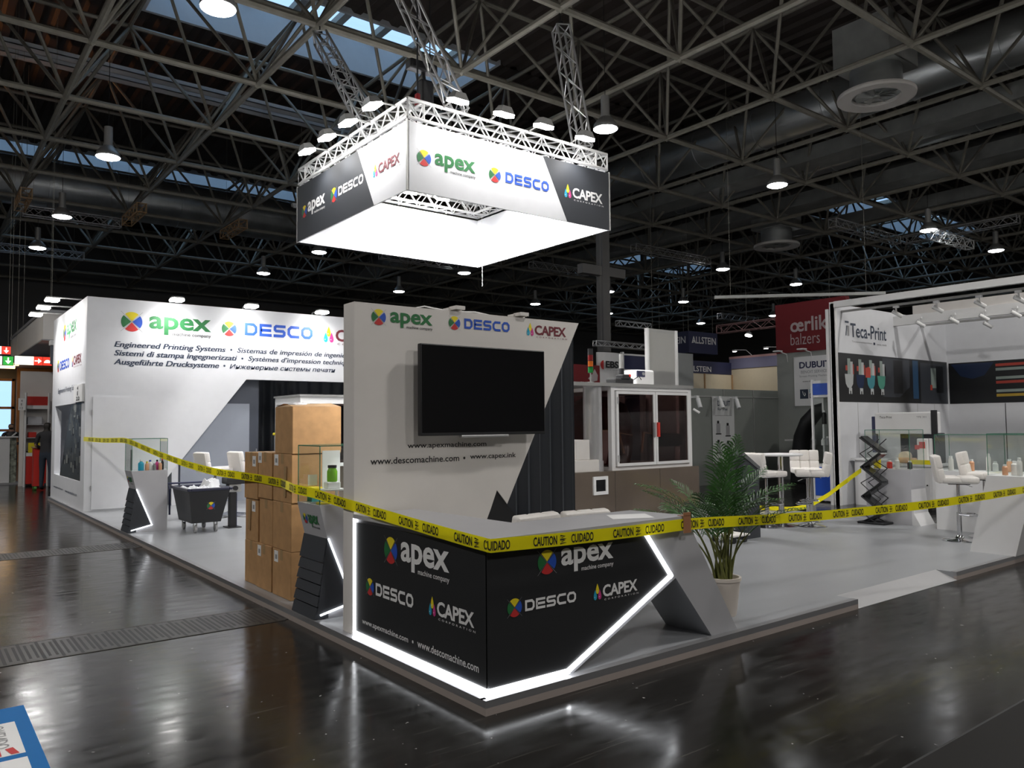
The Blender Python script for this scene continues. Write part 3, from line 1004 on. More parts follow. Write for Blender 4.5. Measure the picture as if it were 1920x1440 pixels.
# ================================================================== HANGING SQUARE SIGN
BX0, BX1, BY0, BY1, BZ0, BZ1 = 2.978, 6.995, 5.977, 9.93, 4.95, 5.95
t = thing('hanging_sign', 'hanging square sign ring with logos on white and charcoal panels', 'hanging sign', (5.0, 7.95, BZ0))
th = 0.03
m = MB()
m.prism([(BX0, BZ0), (BX1, BZ0), (BX1, BZ1), (BX0, BZ1)], 'y', BY0, BY0+th, 0)
m.prism([(BX0+2.524, BZ1), (BX0+3.035, BZ0), (BX1, BZ0), (BX1, BZ1)], 'y', BY0-0.002, BY0, 1)
pf = obj('front_panel', m, [WALLW, CHARB], t)
m = MB()
m.prism([(BY0, BZ0), (BY1, BZ0), (BY1, BZ1), (BY0, BZ1)], 'x', BX0, BX0+th, 0)
m.prism([(BY1, BZ0), (BY1, BZ1), (BY1-2.40, BZ1), (BY1-2.955, BZ0)], 'x', BX0-0.002, BX0, 1)
pl = obj('side_panel', m, [WALLW, CHARB], t)
m = MB(); m.box(BX0, BX1, BY1-th, BY1, BZ0, BZ1); obj('rear_panel', m, WALLW, t)
m = MB(); m.box(BX1-th, BX1, BY0+th, BY1-th, BZ0, BZ1); obj('side_panel', m, WALLW, t)
for x in (BX0, BX1):
    for y in (BY0, BY1):
        m = MB(); m.box(x-0.012, x+0.012, y-0.012, y+0.012, BZ0-0.005, BZ1+0.02)
        obj('corner_post', m, ALUD, t)
marks(pf, (BX0, BY0-0.002, BZ0), (1, 0, 0), (0, 0, 1), 0.003, [
    ('logo', lambda d: (wheel(d, 0.278, 0.507, 0.115), apex(d, 0.46, 0.373, 1.181, 0.625, LG),)),
    ('logo', lambda d: (wheel(d, 1.547, 0.500, 0.112), desco(d, 1.751, 0.425, 2.639, 0.592, LB),)),
    ('logo', lambda d: (capex(d, 3.157, 0.427, 3.848, 0.600, LW),)),
])
marks(pl, (BX0-0.002, BY1, BZ0), (0, -1, 0), (0, 0, 1), 0.003, [
    ('logo', lambda d: (wheel(d, 0.33, 0.490, 0.108), apex(d, 0.48, 0.369, 1.20, 0.620, LW, LW),)),
    ('logo', lambda d: (wheel(d, 1.55, 0.498, 0.118), desco(d, 1.72, 0.438, 2.61, 0.587, LW),)),
    ('logo', lambda d: (capex(d, 3.10, 0.443, 3.75, 0.600, LM, small=LGR),)),
])
# square lattice frame carrying it
t = thing('square_truss_frame', 'bright aluminium lattice frame on top of the hanging sign', 'truss', (5.0, 7.95, 6.0))
s = 0.27
z = 6.15
o_ = s/2+0.02
m = MB()
C4 = [(BX0+o_, BY0+o_), (BX1-o_, BY0+o_), (BX1-o_, BY1-o_), (BX0+o_, BY1-o_)]
for i in range(4):
    a, b_ = C4[i], C4[(i+1) % 4]
    dv = (Vector(b_)-Vector(a)).normalized()*s/2
    lattice(m, (a[0]-dv.x, a[1]-dv.y, z), (b_[0]+dv.x, b_[1]+dv.y, z), s, 0.21, 0.025, 0.012)
    obj('lattice_beam', m, ALUW, t, smooth=True)
    m = MB()
m = MB()
for i in range(4):
    a, b_ = C4[i], C4[(i+1) % 4]
    for f_ in (0.2, 0.5, 0.8):
        x, y = a[0]+(b_[0]-a[0])*f_, a[1]+(b_[1]-a[1])*f_
        m.tube((x, y, 6.02), (x, y, 5.94), 0.015, 6)
obj('panel_hook', m, ALU, t)
# three sloping lattice arms up to the roof frame
for lb, p, q in (('left sloping lattice truss between roof frame and hanging sign', (3.26, 9.60, 8.72), (3.10, 7.35, 6.30)),
                 ('middle sloping lattice truss above the bright corner of the hanging sign', (2.97, 6.60, 8.72), (3.98, 6.12, 6.32)),
                 ('right steep lattice truss above the front of the hanging sign', (6.46, 6.58, 8.62), (6.53, 6.12, 6.32))):
    t = thing('suspension_truss', lb, 'truss', p)
    m = MB(); lattice(m, p, q, 0.24, 0.26, 0.021, 0.010, up_=Vector((0.3, 0.9, 0.1)).normalized())
    obj('lattice', m, ALU, t, smooth=True)
    m = MB(); m.tube(p, (p[0], p[1]+0.03, 9.0), 0.012, 6); m.sphere((p[0], p[1], p[2]+0.1), 0.05); obj('hook_chain', m, BLACK, t)
# chain hoist
t = thing('chain_hoist', 'black motor chain hoist above the near corner of the hanging sign', 'hoist', (3.6, 6.45, 6.3))
m = MB(); m.rbox(3.36, 3.85, 6.52, 6.70, 7.05, 7.20, 0.03, 2); obj('crossbar', m, BLACK, t)
m = MB(); m.rbox(3.54, 3.77, 6.50, 6.68, 6.42, 6.92, 0.04, 2); obj('motor', m, BLACK, t)
m = MB(); m.tube((3.44, 6.46, 6.30), (3.44, 6.46, 9.0), 0.012, 6); m.tube((3.75, 6.60, 7.15), (3.75, 6.60, 9.0), 0.01, 6); m.tube((3.65, 6.60, 6.90), (3.62, 6.60, 7.1), 0.03, 6); obj('chain', m, BLACK, t)
m = MB(); m.rbox(3.41, 3.47, 6.42, 6.50, 6.42, 6.62, 0.01, 1); obj('pendant_plug', m, REDL, t)
# thin vertical wire
m = MB(); m.tube((6.90, 9.64, 4.50), (6.90, 9.64, 6.02), 0.005, 6)
tag(obj('hanging_wire', m, PAPER), 'thin white vertical wire hanging below the sign ring', 'wire')
# floods on the frame
def flood(loc, target, back, label, energy, size, group=None):
    t = thing('floodlight', label, 'floodlight', loc, 0, group)
    loc = Vector(loc); dr = (Vector(target)-loc).normalized()
    ax = dr.cross(Vector((0, 0, 1))).normalized(); u = ax.cross(dr)
    def bx(m, a0, a1, u0, u1, d0, d1, ta=1.0):
        vs = []
        for dd, k in ((d0, ta), (d1, 1.0)):
            for a, b_ in ((a0, u0), (a1, u0), (a1, u1), (a0, u1)):
                vs.append(loc+ax*a*k+u*b_*k+dr*dd)
        m.raw(vs, [(0, 1, 2, 3)[::-1], (4, 5, 6, 7), (0, 1, 5, 4), (1, 2, 6, 5), (2, 3, 7, 6), (3, 0, 4, 7)])
    m = MB(); bx(m, -0.13, 0.13, -0.10, 0.10, -0.10, 0.0, 0.6); obj('housing', m, ALUD, t)
    m = MB(); bx(m, -0.128, 0.128, -0.098, 0.098, 0.001, 0.05); obj('lamp_glass', m, FLOODM, t)
    m = MB(); m.tube(loc-dr*0.06, back, 0.014, 6); obj('bracket', m, ALUD, t)
    spot('flood_beam', loc+dr*0.09, target, energy, size, 0.8, 0.08, (1.0, 0.98, 0.96), t)
    return t
for i, (y, n) in enumerate(((8.63, 'farthest left'), (7.85, 'second from far left'), (7.10, 'second from the near corner, left'), (6.32, 'nearest the corner, left'))):
    flood((2.60, y, 6.20), (2.98, y, 5.0), (3.05, y, 6.28), 'glowing floodlight on the left side of the hanging sign, %s' % n, FLOOD_W, 110)
for i, (x, n) in enumerate(((3.60, 'first from the near corner'), (4.43, 'second from the near corner'), (5.21, 'third from the near corner'), (6.09, 'nearest the charcoal panel end'))):
    flood((x, 5.60, 6.28), (x, 5.98, 5.0), (x, 6.05, 6.28), 'glowing floodlight along the front of the hanging sign, %s' % n, FLOOD_W, 110)
for x, y, n in ((4.98, 9.35, 'seen under the near corner, left one'), (5.72, 9.35, 'seen under the front panel, right one')):
    flood((x, y, 6.12), (x+0.1, 9.9, 5.2), (x, 9.72, 6.20), 'floodlight inside the hanging sign, %s' % n, INNER_W, 150)
for x, y, tx, ty in ((6.35, 7.9, 6.99, 7.9), (6.35, 6.9, 6.99, 6.9), (3.6, 7.9, 2.98, 7.9), (5.0, 6.6, 5.0, 5.98)):  # unseen floods assumed inside the sign, added to brighten its inner faces
    flood((x, y, 6.12), (tx, ty, 5.2), (x+(tx-x)*0.6, y+(ty-y)*0.6, 6.2), 'assumed floodlight hidden inside the hanging sign', INNER_W, 150, 'assumed floods hidden inside the sign')
# ================================================================== TALL WHITE WALL (store room with lettering)
TX, TY, TZ = 0.04, 12.65, 4.06
t = thing('tall_white_wall', 'tall white wall block with big coloured logos and lines of italic lettering', 'wall', (4, 13, PT))
b = MB()
b.prism([(TX, PT), (1.05, PT), (3.008, 2.595), (9.0, 2.595), (9.0, TZ), (TX, TZ)], 'y', TY, TY+0.14)
fw_ = obj('front_board', b, WALLW, t)
b = MB()
b.box(TX, TX+0.12, TY+0.14, 13.05, PT, TZ); b.box(TX, TX+0.12, 16.33, 16.8, PT, TZ)
b.box(TX, TX+0.12, 13.05, 16.33, PT, 0.615); b.box(TX, TX+0.12, 13.05, 16.33, 2.10, TZ)
sw = obj('side_board', b, WALLW, t)
b = MB(); b.box(TX+0.05, 1.6, 16.68, 16.8, PT, TZ); b.box(1.6, 1.72, 12.79, 16.8, PT, TZ); obj('rear_board', b, WALLW, t)
# window niche: pale reveal, dark machine photograph
b = MB(); b.box(TX+0.30, TX+0.32, 13.0, 16.4, 0.6, 2.12); obj('niche_back', b, GREYB, t)
b = MB(); b.prism([(15.6, 0.616), (13.052, 0.616), (13.052, 2.098), (14.26, 2.098)], 'x', TX+0.012, TX+0.03); ni = obj('picture_panel', b, CHARB, t)
d = Decal((TX+0.012, 16.33, 0.615), (0, -1, 0), (0, 0, 1), 0.002)
d.poly([(0.75, 0.0), (3.28, 0.0), (3.28, 1.485), (2.05, 1.485)], 0)
rnd = random.Random(3)
for i in range(60):
    v = rnd.uniform(0.05, 1.4); u = rnd.uniform(0.95+v*0.85, 3.15)
    w_, h_ = rnd.uniform(0.03, 0.22), rnd.uniform(0.02, 0.20)
    d.rect(u, v, min(3.27, u+w_), min(1.47, v+h_), rnd.choice((1, 1, 2, 3)), 1+i*0.02)
obj('machine_photo', d, [M('photo_dark', (0.045, 0.045, 0.038), 0.4), M('photo_mid', (0.10, 0.10, 0.085), 0.4), M('photo_light', (0.24, 0.24, 0.21), 0.4), BLACK], ni)
b = MB(); b.box(0.0, TX+0.02, 12.75, 13.69, 2.11, 2.44); np_ = obj('number_plate', b, PAPER, t)
d = Decal((0.0, 13.69, 2.11), (0, -1, 0), (0, 0, 1), 0.002)
d.text('4', 0.38, 0.23, 0.53, 0.30, LK, bold=0.02); d.text('E', 0.40, 0.13, 0.52, 0.20, LK, bold=0.02); d.text('22', 0.30, 0.03, 0.68, 0.10, LK, bold=0.02)
obj('stand_number', d, LOGO, np_)
# closed door in the front
b = MB(); b.box(0.161, 1.03, TY-0.022, TY, 0.11, 2.19); dr = obj('door', b, WALLW, t)
for z in (0.5, 1.9):
    b = MB(); b.tube((0.155, TY-0.03, z-0.05), (0.155, TY-0.03, z+0.05), 0.012, 8); obj('hinge', b, ALU, dr)
OB = (0, TY, 0)
marks(fw_, OB, (1, 0, 0), (0, 0, 1), 0.003, [
    ('logo', lambda d: (wheel(d, 0.804, 3.637, 0.185), apex(d, 1.110, 3.422, 2.282, 3.778, LG))),
    ('logo', lambda d: (wheel(d, 2.646, 3.625, 0.150), desco(d, 2.965, 3.515, 4.456, 3.778, LB))),
    ('logo', lambda d: capex(d, 5.00, 3.505, 6.15, 3.775, LM)),
    ('lettering', lambda d: d.heavy('Engineered Printing Systems', 0.508, 3.110, 2.575, 3.248, LIB, 0.005, 0.25)),
    ('bullet_mark', lambda d: d.disc(2.69, 3.195, 0.022, 0, 2*pi, LIB, 1)),
    ('lettering', lambda d: d.heavy('Sistemas de impresi\u00f3n de ingenier\u00eda', 2.810, 3.115, 5.42, 3.248, LIB, 0.0025, 0.25)),
    ('lettering', lambda d: d.heavy('Sistemi di stampa ingegnerizzati', 0.508, 2.945, 2.81, 3.083, LIB, 0.005, 0.25)),
    ('bullet_mark', lambda d: d.disc(2.92, 3.025, 0.022, 0, 2*pi, LIB, 1)),
    ('lettering', lambda d: d.heavy('Syst\u00e8mes d\u2019impression techniques', 3.04, 2.950, 5.46, 3.083, LIB, 0.0025, 0.25)),
    ('lettering', lambda d: d.heavy('Ausgef\u00fchrte Drucksysteme', 0.504, 2.775, 2.445, 2.915, LIB, 0.005, 0.25)),
    ('bullet_mark', lambda d: d.disc(2.555, 2.86, 0.022, 0, 2*pi, LIB, 1)),
    ('lettering', lambda d: d.heavy('\u0418\u043d\u0436\u0435\u043d\u0435\u0440\u043d\u044b\u0435 \u0441\u0438\u0441\u0442\u0435\u043c\u044b \u043f\u0435\u0447\u0430\u0442\u0438', 2.661, 2.78, 4.993, 2.902, LIB, 0.0025, 0.25)),
])
marks(sw, (TX, 16.8, 0), (0, -1, 0), (0, 0, 1), 0.003, [
    ('logo', lambda d: (wheel(d, 1.60, 3.62, 0.17), apex(d, 1.88, 3.44, 3.07, 3.77, LG))),
    ('logo', lambda d: (wheel(d, 0.80, 2.97, 0.13), desco(d, 1.05, 2.86, 2.24, 3.055, LB))),
    ('logo', lambda d: capex(d, 2.77, 2.86, 3.65, 3.045, LM)),
    ('lettering', lambda d: d.text('Engineered Printing Solutions', 0.85, 2.335, 3.45, 2.475, LIB, bold=0.004)),
    ('web_address', lambda d: d.text('www.apexmachine.com', 0.48, 0.315, 1.75, 0.372, LIB, bold=0.012)),
    ('web_address', lambda d: d.text('www.descomachine.com', 2.05, 0.315, 3.46, 0.372, LIB, bold=0.012)),
])
# arm floods along its top
def arm_flood(x, y, z, dx, dy, label, target, energy, group=None):
    t = thing('arm_spotlight', label, 'spotlight', (x, y, z), 0, group)
    e = Vector((x, y, z))
    m = MB(); m.path([(x-dx*0.54, y-dy*0.54, TZ+0.0), (x-dx*0.50, y-dy*0.50, TZ+0.05), (x-dx*0.1, y-dy*0.1, z+0.05)], 0.014, 7); obj('arm', m, ALUD, t)
    m = MB(); m.rbox(x-0.11, x+0.11, y-0.11, y+0.11, z+0.02, z+0.055, 0.012, 2); obj('housing', m, ALUD, t)
    m = MB(); m.rbox(x-0.115, x+0.115, y-0.115, y+0.115, z-0.03, z+0.02, 0.012, 1); obj('lamp_glass', m, FLOODM, t)
    spot('spot_beam', (x, y, z-0.05), target, energy, 130, 0.9, 0.06, (1, 0.98, 0.97), t)
for x, n in ((1.50, 'above the word apex'), (2.94, 'above the blue word DESCO'), (4.47, 'above the maroon word CAPEX')):
    arm_flood(x, TY-0.46, TZ-0.0, 0, -1, 'arm spotlight on the tall white wall, %s' % n, (x, TY, 2.9), WALL_W)
arm_flood(6.2, TY-0.46, TZ-0.0, 0, -1, 'arm spotlight on the tall white wall, hidden behind the screen wall', (6.2, TY, 2.9), WALL_W)
for y, n in ((13.5, 'nearest the corner'), (14.7, 'middle one'), (15.9, 'farthest one')):
    arm_flood(TX-0.46, y, TZ-0.0, -1, 0, 'arm spotlight over the aisle side of the tall white wall, %s' % n, (TX, y, 2.9), WALL_W*1.6)
# grey recess behind the slanted opening
m = MB(); m.box(1.74, 3.36, 12.9, 13.0, PT, 2.6); m.box(3.30, 3.36, 13.0, 15.0, PT, 2.6)
t = thing('recess_wall', 'dark slate wall behind the slanted opening of the white wall', 'wall', (2.5, 12.95, PT))
obj('board', m, GREYD, t)
m = MB(); m.box(1.78, 3.15, 12.86, 12.9, PT, 2.095); obj('door_leaf', m, GREYB, t)
m = MB(); m.tube((3.29, 12.82, 1.05), (3.29, 12.82, 1.15), 0.012, 8); m.tube((3.29, 12.9, 1.1), (3.29, 12.82, 1.1), 0.01, 6); obj('handle', m, ALU, t)
# long dark curtain at the back of the opening
t = thing('pleated_curtain', 'long black curtain hanging far back under the lettered wall', 'curtain', (6, 15.05, PT))
m = MB(); n = 260; P = []
for i in range(n+1):
    x = 3.38+(9.3-3.38)*i/n
    P.append((x, 15.05+0.05*sin(x*2*pi/0.30)+0.02*sin(x*9.3)))
for a, b_ in zip(P, P[1:]):
    m.face([(a[0], a[1], PT), (b_[0], b_[1], PT), (b_[0], b_[1], 3.1), (a[0], a[1], 3.1)])
    m.face([(b_[0], b_[1]+0.01, PT), (a[0], a[1]+0.01, PT), (a[0], a[1]+0.01, 3.1), (b_[0], b_[1]+0.01, 3.1)])
obj('cloth', m, CURT, t, smooth=True)
m = MB(); m.tube((3.38, 15.06, 3.11), (9.3, 15.06, 3.11), 0.02, 8); obj('rail', m, ALUD, t)
m = MB(); m.box(9.0, 9.12, 12.65, 15.2, PT, TZ); tag(obj('partition_panel', m, WALLW), 'white end partition of the tall white wall, behind the screen wall', 'partition')

# ================================================================== SHOWCASE PEDESTALS BY THE AISLE
def pedestal(y0, label, light=False, logo=True):
    """profile in x-z, front towards -x, from y0 to y0+0.45"""
    t = thing('showcase_pedestal', label, 'showcase', (0.28, y0+0.22, PT))
    y1 = y0+0.45
    m = MB(); m.prism([(0.10, PT), (0.55, PT), (0.55, 0.975), (0.05, 0.975), (0.115, 0.71), (0.07, 0.40)], 'y', y0, y1)
    body = obj('body', m, GREYL, t)
    m = MB()
    m.prism([(0.115, 0.715), (0.33, 0.185), (0.05, 0.125), (0.03, 0.125)], 'y', y0-0.008, y0)
    obj('side_wedge', m, CHARB, t)
    zs = [0.715, 0.52, 0.435, 0.35, 0.265, 0.18, PT]
    xs = lambda z: 0.02+(0.115-0.02)*(z-PT)/(0.715-PT)
    for a, b_ in zip(zs, zs[1:]):
        m = MB(); m.prism([(xs(b_)-0.012, b_+0.006), (0.125, b_+0.006), (0.125, a-0.006), (xs(a)-0.004, a-0.006)], 'y', y0-0.004, y1+0.004)
        obj('front_slab', m, CHARB, t)
    m = MB(); strip(m, [(0.122, 0.705), (0.335, 0.182), (0.06, 0.118)], 0.012, 'y', y0-0.018, y0-0.006); obj('light_strip', m, LEDM, t)
    if logo:
        v = Vector((0.05-0.115, 0, 0.975-0.71)).normalized()
        d = Decal((0.115, y1, 0.71), (0, -1, 0), tuple(v), 0.003)
        wheel(d, 0.10, 0.14, 0.042); apex(d, 0.16, 0.07, 0.36, 0.18, LG)
        obj('logo', d, LOGO, body)
    gx0, gx1, z0, z1 = 0.055, 0.545, 0.976, 1.443
    g = thing_part = MB()
    g.box(gx0, gx1, y0+0.006, y0+0.011, z0, z1); g.box(gx0, gx1, y1-0.011, y1-0.006, z0, z1)
    g.box(gx0, gx0+0.005, y0+0.011, y1-0.011, z0, z1); g.box(gx1-0.005, gx1, y0+0.011, y1-0.011, z0, z1)
    g.box(gx0, gx1, y0+0.006, y1-0.006, z1, z1+0.005)
    gc = obj('glass_case', g, GLASS, t)
    e = MB()
    for x in (gx0, gx1):
        for y in (y0+0.008, y1-0.009):
            e.box(x-0.003, x+0.003, y-0.003, y+0.003, z0, z1)
    for y in (y0+0.008, y1-0.009): e.box(gx0, gx1, y-0.003, y+0.003, z1-0.002, z1+0.006)
    for x in (gx0, gx1): e.box(x-0.003, x+0.003, y0+0.008, y1-0.009, z1-0.002, z1+0.006)
    obj('glass_edge', e, GLASSE, gc)
    return t
pedestal(8.88, 'farther showcase pedestal with glass case of small bottles, beside the black cart')
pedestal(2.31, 'nearer showcase pedestal with glass case holding a green bottle, beside the cartons')

def bottle(x, y, z, r, h, mat, cap, label, cat='bottle', neck=0.45, group=None):
    t = thing('bottle', label, cat, (x, y, z), 0, group)
    m = MB(); m.lathe([(r*0.92, 0), (r, 0.01), (r, h*0.62), (r*0.85, h*0.72), (r*neck, h*0.80), (r*neck, h*0.84)], (x, y, z), 18)
    obj('body', m, mat, t, smooth=True)
    m = MB(); m.lathe([(r*neck*1.15, h*0.84), (r*neck*1.15, h), (r*neck*0.9, h)], (x, y, z), 16)
    obj('cap', m, cap, t, smooth=True)
    return t
Z1 = 0.977
for x, y, r, h, mt, cp, lb in (
        (0.20, 8.98, 0.040, 0.16, PCYAN, PAPER, 'light blue tub in the farther glass showcase, leftmost'),
        (0.28, 8.97, 0.028, 0.13, PEACH, PYEL, 'peach bottle with yellow cap in the farther showcase'),
        (0.33, 9.00, 0.030, 0.15, PAPER, PBLUE, 'white bottle with blue cap in the farther showcase'),
        (0.38, 8.96, 0.026, 0.10, PGREY, PGREY, 'short grey jar in front inside the farther showcase'),
        (0.43, 9.01, 0.027, 0.15, PMAG, INK, 'pink bottle with black cap in the farther showcase'),
        (0.46, 8.95, 0.024, 0.13, PEACH, PAPER, 'peach tube with white cap right in the farther showcase'),
        (0.50, 9.00, 0.022, 0.17, INK, PRED, 'tall black bottle with red cap in the farther showcase')):
    bottle(x, y, Z1, r, h, mt, cp, lb)
m = MB(); m.box(0.12, 0.135, 9.22, 9.30, Z1, Z1+0.30); tag(obj('sample_strip', m, PGREY), 'thin upright grey sample strip at the back of the farther showcase', 'sample')
# nearer showcase
t = thing('bottle_riser', 'round white riser carrying the green bottle inside the nearer showcase', 'stand', (0.23, 2.47, Z1))
m = MB(); m.tube((0.23, 2.47, Z1+0.10), (0.23, 2.47, Z1+0.112), 0.10, 24); obj('top', m, PAPER, t)
for a in (0.5, 2.6, 4.7):
    m = MB(); m.tube((0.23+0.07*cos(a), 2.47+0.07*sin(a), Z1), (0.23+0.07*cos(a), 2.47+0.07*sin(a), Z1+0.10), 0.006, 6); obj('leg', m, PAPER, t)
m = MB(); m.rbox(0.17, 0.29, 2.43, 2.51, Z1+0.112, Z1+0.17, 0.01, 2); tag(obj('white_block', m, PAPER), 'bright white block under the green bottle in the nearer showcase', 'block')
bottle(0.23, 2.47, Z1+0.17, 0.042, 0.135, LIME, BLACK, 'lime green bottle with black cap in the nearer showcase', neck=0.75)
m = MB(); m.box(0.22, 0.38, 2.64, 2.647, Z1+0.08, Z1+0.42); tag(obj('info_card', m, PAPER), 'tall white information card at the back of the nearer showcase', 'card')
m = MB(); m.box(0.12, 0.20, 2.70, 2.706, Z1+0.13, Z1+0.22); tag(obj('info_card', m, PAPER), 'small white card on the yellow tray in the nearer showcase', 'card')
t = thing('sample_tray', 'shallow yellow tray of samples inside the nearer showcase', 'tray', (0.22, 2.64, Z1))
m = MB(); m.rbox(0.10, 0.21, 2.60, 2.74, Z1+0.09, Z1+0.12, 0.01, 2); obj('tray', m, PYEL, t)
m = MB(); m.box(0.12, 0.20, 2.62, 2.72, Z1, Z1+0.09); obj('block', m, TEAL, t)
t = thing('sample_disc', 'yellow oval disc lying at the front of the nearer showcase', 'sample', (0.12, 2.40, Z1))
m = MB(); m.lathe([(0.055, 0), (0.058, 0.01), (0.05, 0.016), (0.02, 0.018)], (0.12, 2.40, Z1), 24); obj('disc', m, PYEL, t, smooth=True)
m = MB(); m.tube((0.125, 2.40, Z1+0.018), (0.125, 2.40, Z1+0.022), 0.018, 14); obj('badge', m, TEAL, t)
spot('added_case_light', (0.42, 2.48, 1.435), (0.40, 2.5, 1.0), 2.2, 120, 0.8, 0.05)  # case lights added without fixtures, to brighten the samples
spot('added_case_light', (0.33, 9.05, 1.435), (0.33, 9.0, 1.0), 0.8, 120, 0.8, 0.05)

# ================================================================== CARTONS
def carton(x0, x1, y0, y1, z0, z1, label, sticker=None, tape=None, open_top=False, tilt=0.0):
    t = thing('cardboard_box', label, 'box', ((x0+x1)/2, (y0+y1)/2, z0), 0, None)
    m = MB(); m.rbox(x0, x1, y0, y1, z0, z1, 0.006, 2); obj('carton', m, CARD, t)
    m = MB()
    ym = (y0+y1)/2
    m.box(x0-0.0015, x1+0.0015, ym-0.03, ym+0.03, z1-0.001, z1+0.0015); m.box(x0-0.0015, x0, ym-0.03, ym+0.03, z1-0.09, z1); m.box(x1, x1+0.0015, ym-0.03, ym+0.03, z1-0.09, z1)
    if not open_top: obj('packing_tape', m, PTAPE, t)
    if open_top:
        m = MB()
        m.face([(x0, y0, z1), (x1, y0, z1), (x1-0.03, y0+0.16, z1+0.035), (x0+0.02, y0+0.15, z1+0.02)])
        m.face([(x0, y1, z1), (x0+0.02, y1-0.15, z1+0.03), (x1-0.03, y1-0.14, z1+0.02), (x1, y1, z1)])
        m.face([(x0, y0, z1), (x0+0.02, y0+0.15, z1+0.02), (x0+0.16, y1-0.1, z1+0.012), (x0, y1, z1)])
        obj('flap', m, CARDL, t)
    if sticker:
        yy, zz = sticker
        m = MB(); m.box(x0-0.002, x0, yy-0.045, yy+0.045, zz-0.05, zz+0.05); st = obj('label', m, PAPER, t)
        m = MB(); m.box(x0-0.003, x0-0.002, yy-0.025, yy+0.02, zz-0.025, zz+0.015); obj('print', m, PGREY, st)
    if tape:
        yy, za, zb, w = tape
        m = MB(); m.prism([(yy, za), (yy+w, za), (yy+w-0.01, zb), (yy-0.02, zb)], 'x', x0-0.012, x0-0.004); obj('loose_tape', m, PTAPE, t)
    return t
X0 = 0.13
carton(X0, 0.575, 3.09, 3.52, PT, 0.498, 'bottom carton of the stack nearest the showcase', (3.43, 0.43))
carton(X0, 0.570, 3.09, 3.52, 0.499, 0.926, 'second carton up in the stack nearest the showcase')
carton(X0, 0.580, 3.08, 3.52, 0.927, 1.359, 'third carton up in the near stack, with loose tape on its side', (3.44, 1.30), (3.20, 0.98, 1.25, 0.035))
carton(X0, 0.595, 3.07, 3.48, 1.360, 1.781, 'tall open carton topping the stack, highest of all', open_top=True)
carton(X0, 0.57, 3.555, 3.93, PT, 0.498, 'bottom carton of the middle column, beside the near stack', (3.86, 0.43))
carton(X0+0.01, 0.57, 3.55, 3.89, 0.499, 0.926, 'middle carton of the middle column')
carton(X0, 0.56, 3.55, 3.905, 0.927, 1.362, 'top carton of the middle column with a small label at its corner', (3.86, 1.31))
carton(X0+0.01, 0.57, 3.94, 4.29, PT, 0.492, 'bottom carton of the farthest column')
carton(X0+0.01, 0.50, 3.93, 4.28, 0.493, 0.900, 'middle carton of the farthest column, with long tape strip', (4.05, 0.83), (4.13, 0.60, 0.89, 0.04))
carton(X0, 0.56, 3.925, 4.29, 0.901, 1.355, 'top carton of the farthest column with a white label', (4.02, 1.27))
m = MB()
rnd = random.Random(5)
m.sphere((0.24, 3.22, 1.80), 0.05, sub=2, sc=(1.8, 1.4, 0.5)); m.sphere((0.33, 3.30, 1.80), 0.045, sub=2, sc=(1.5, 1.4, 0.5))
tag(obj('plastic_wrap', m, M('clear_wrap', (0.6, 0.6, 0.62), 0.15, bump=0.6, scale=30)), 'crumpled plastic wrap peeking out of the tall open carton', 'wrapping')

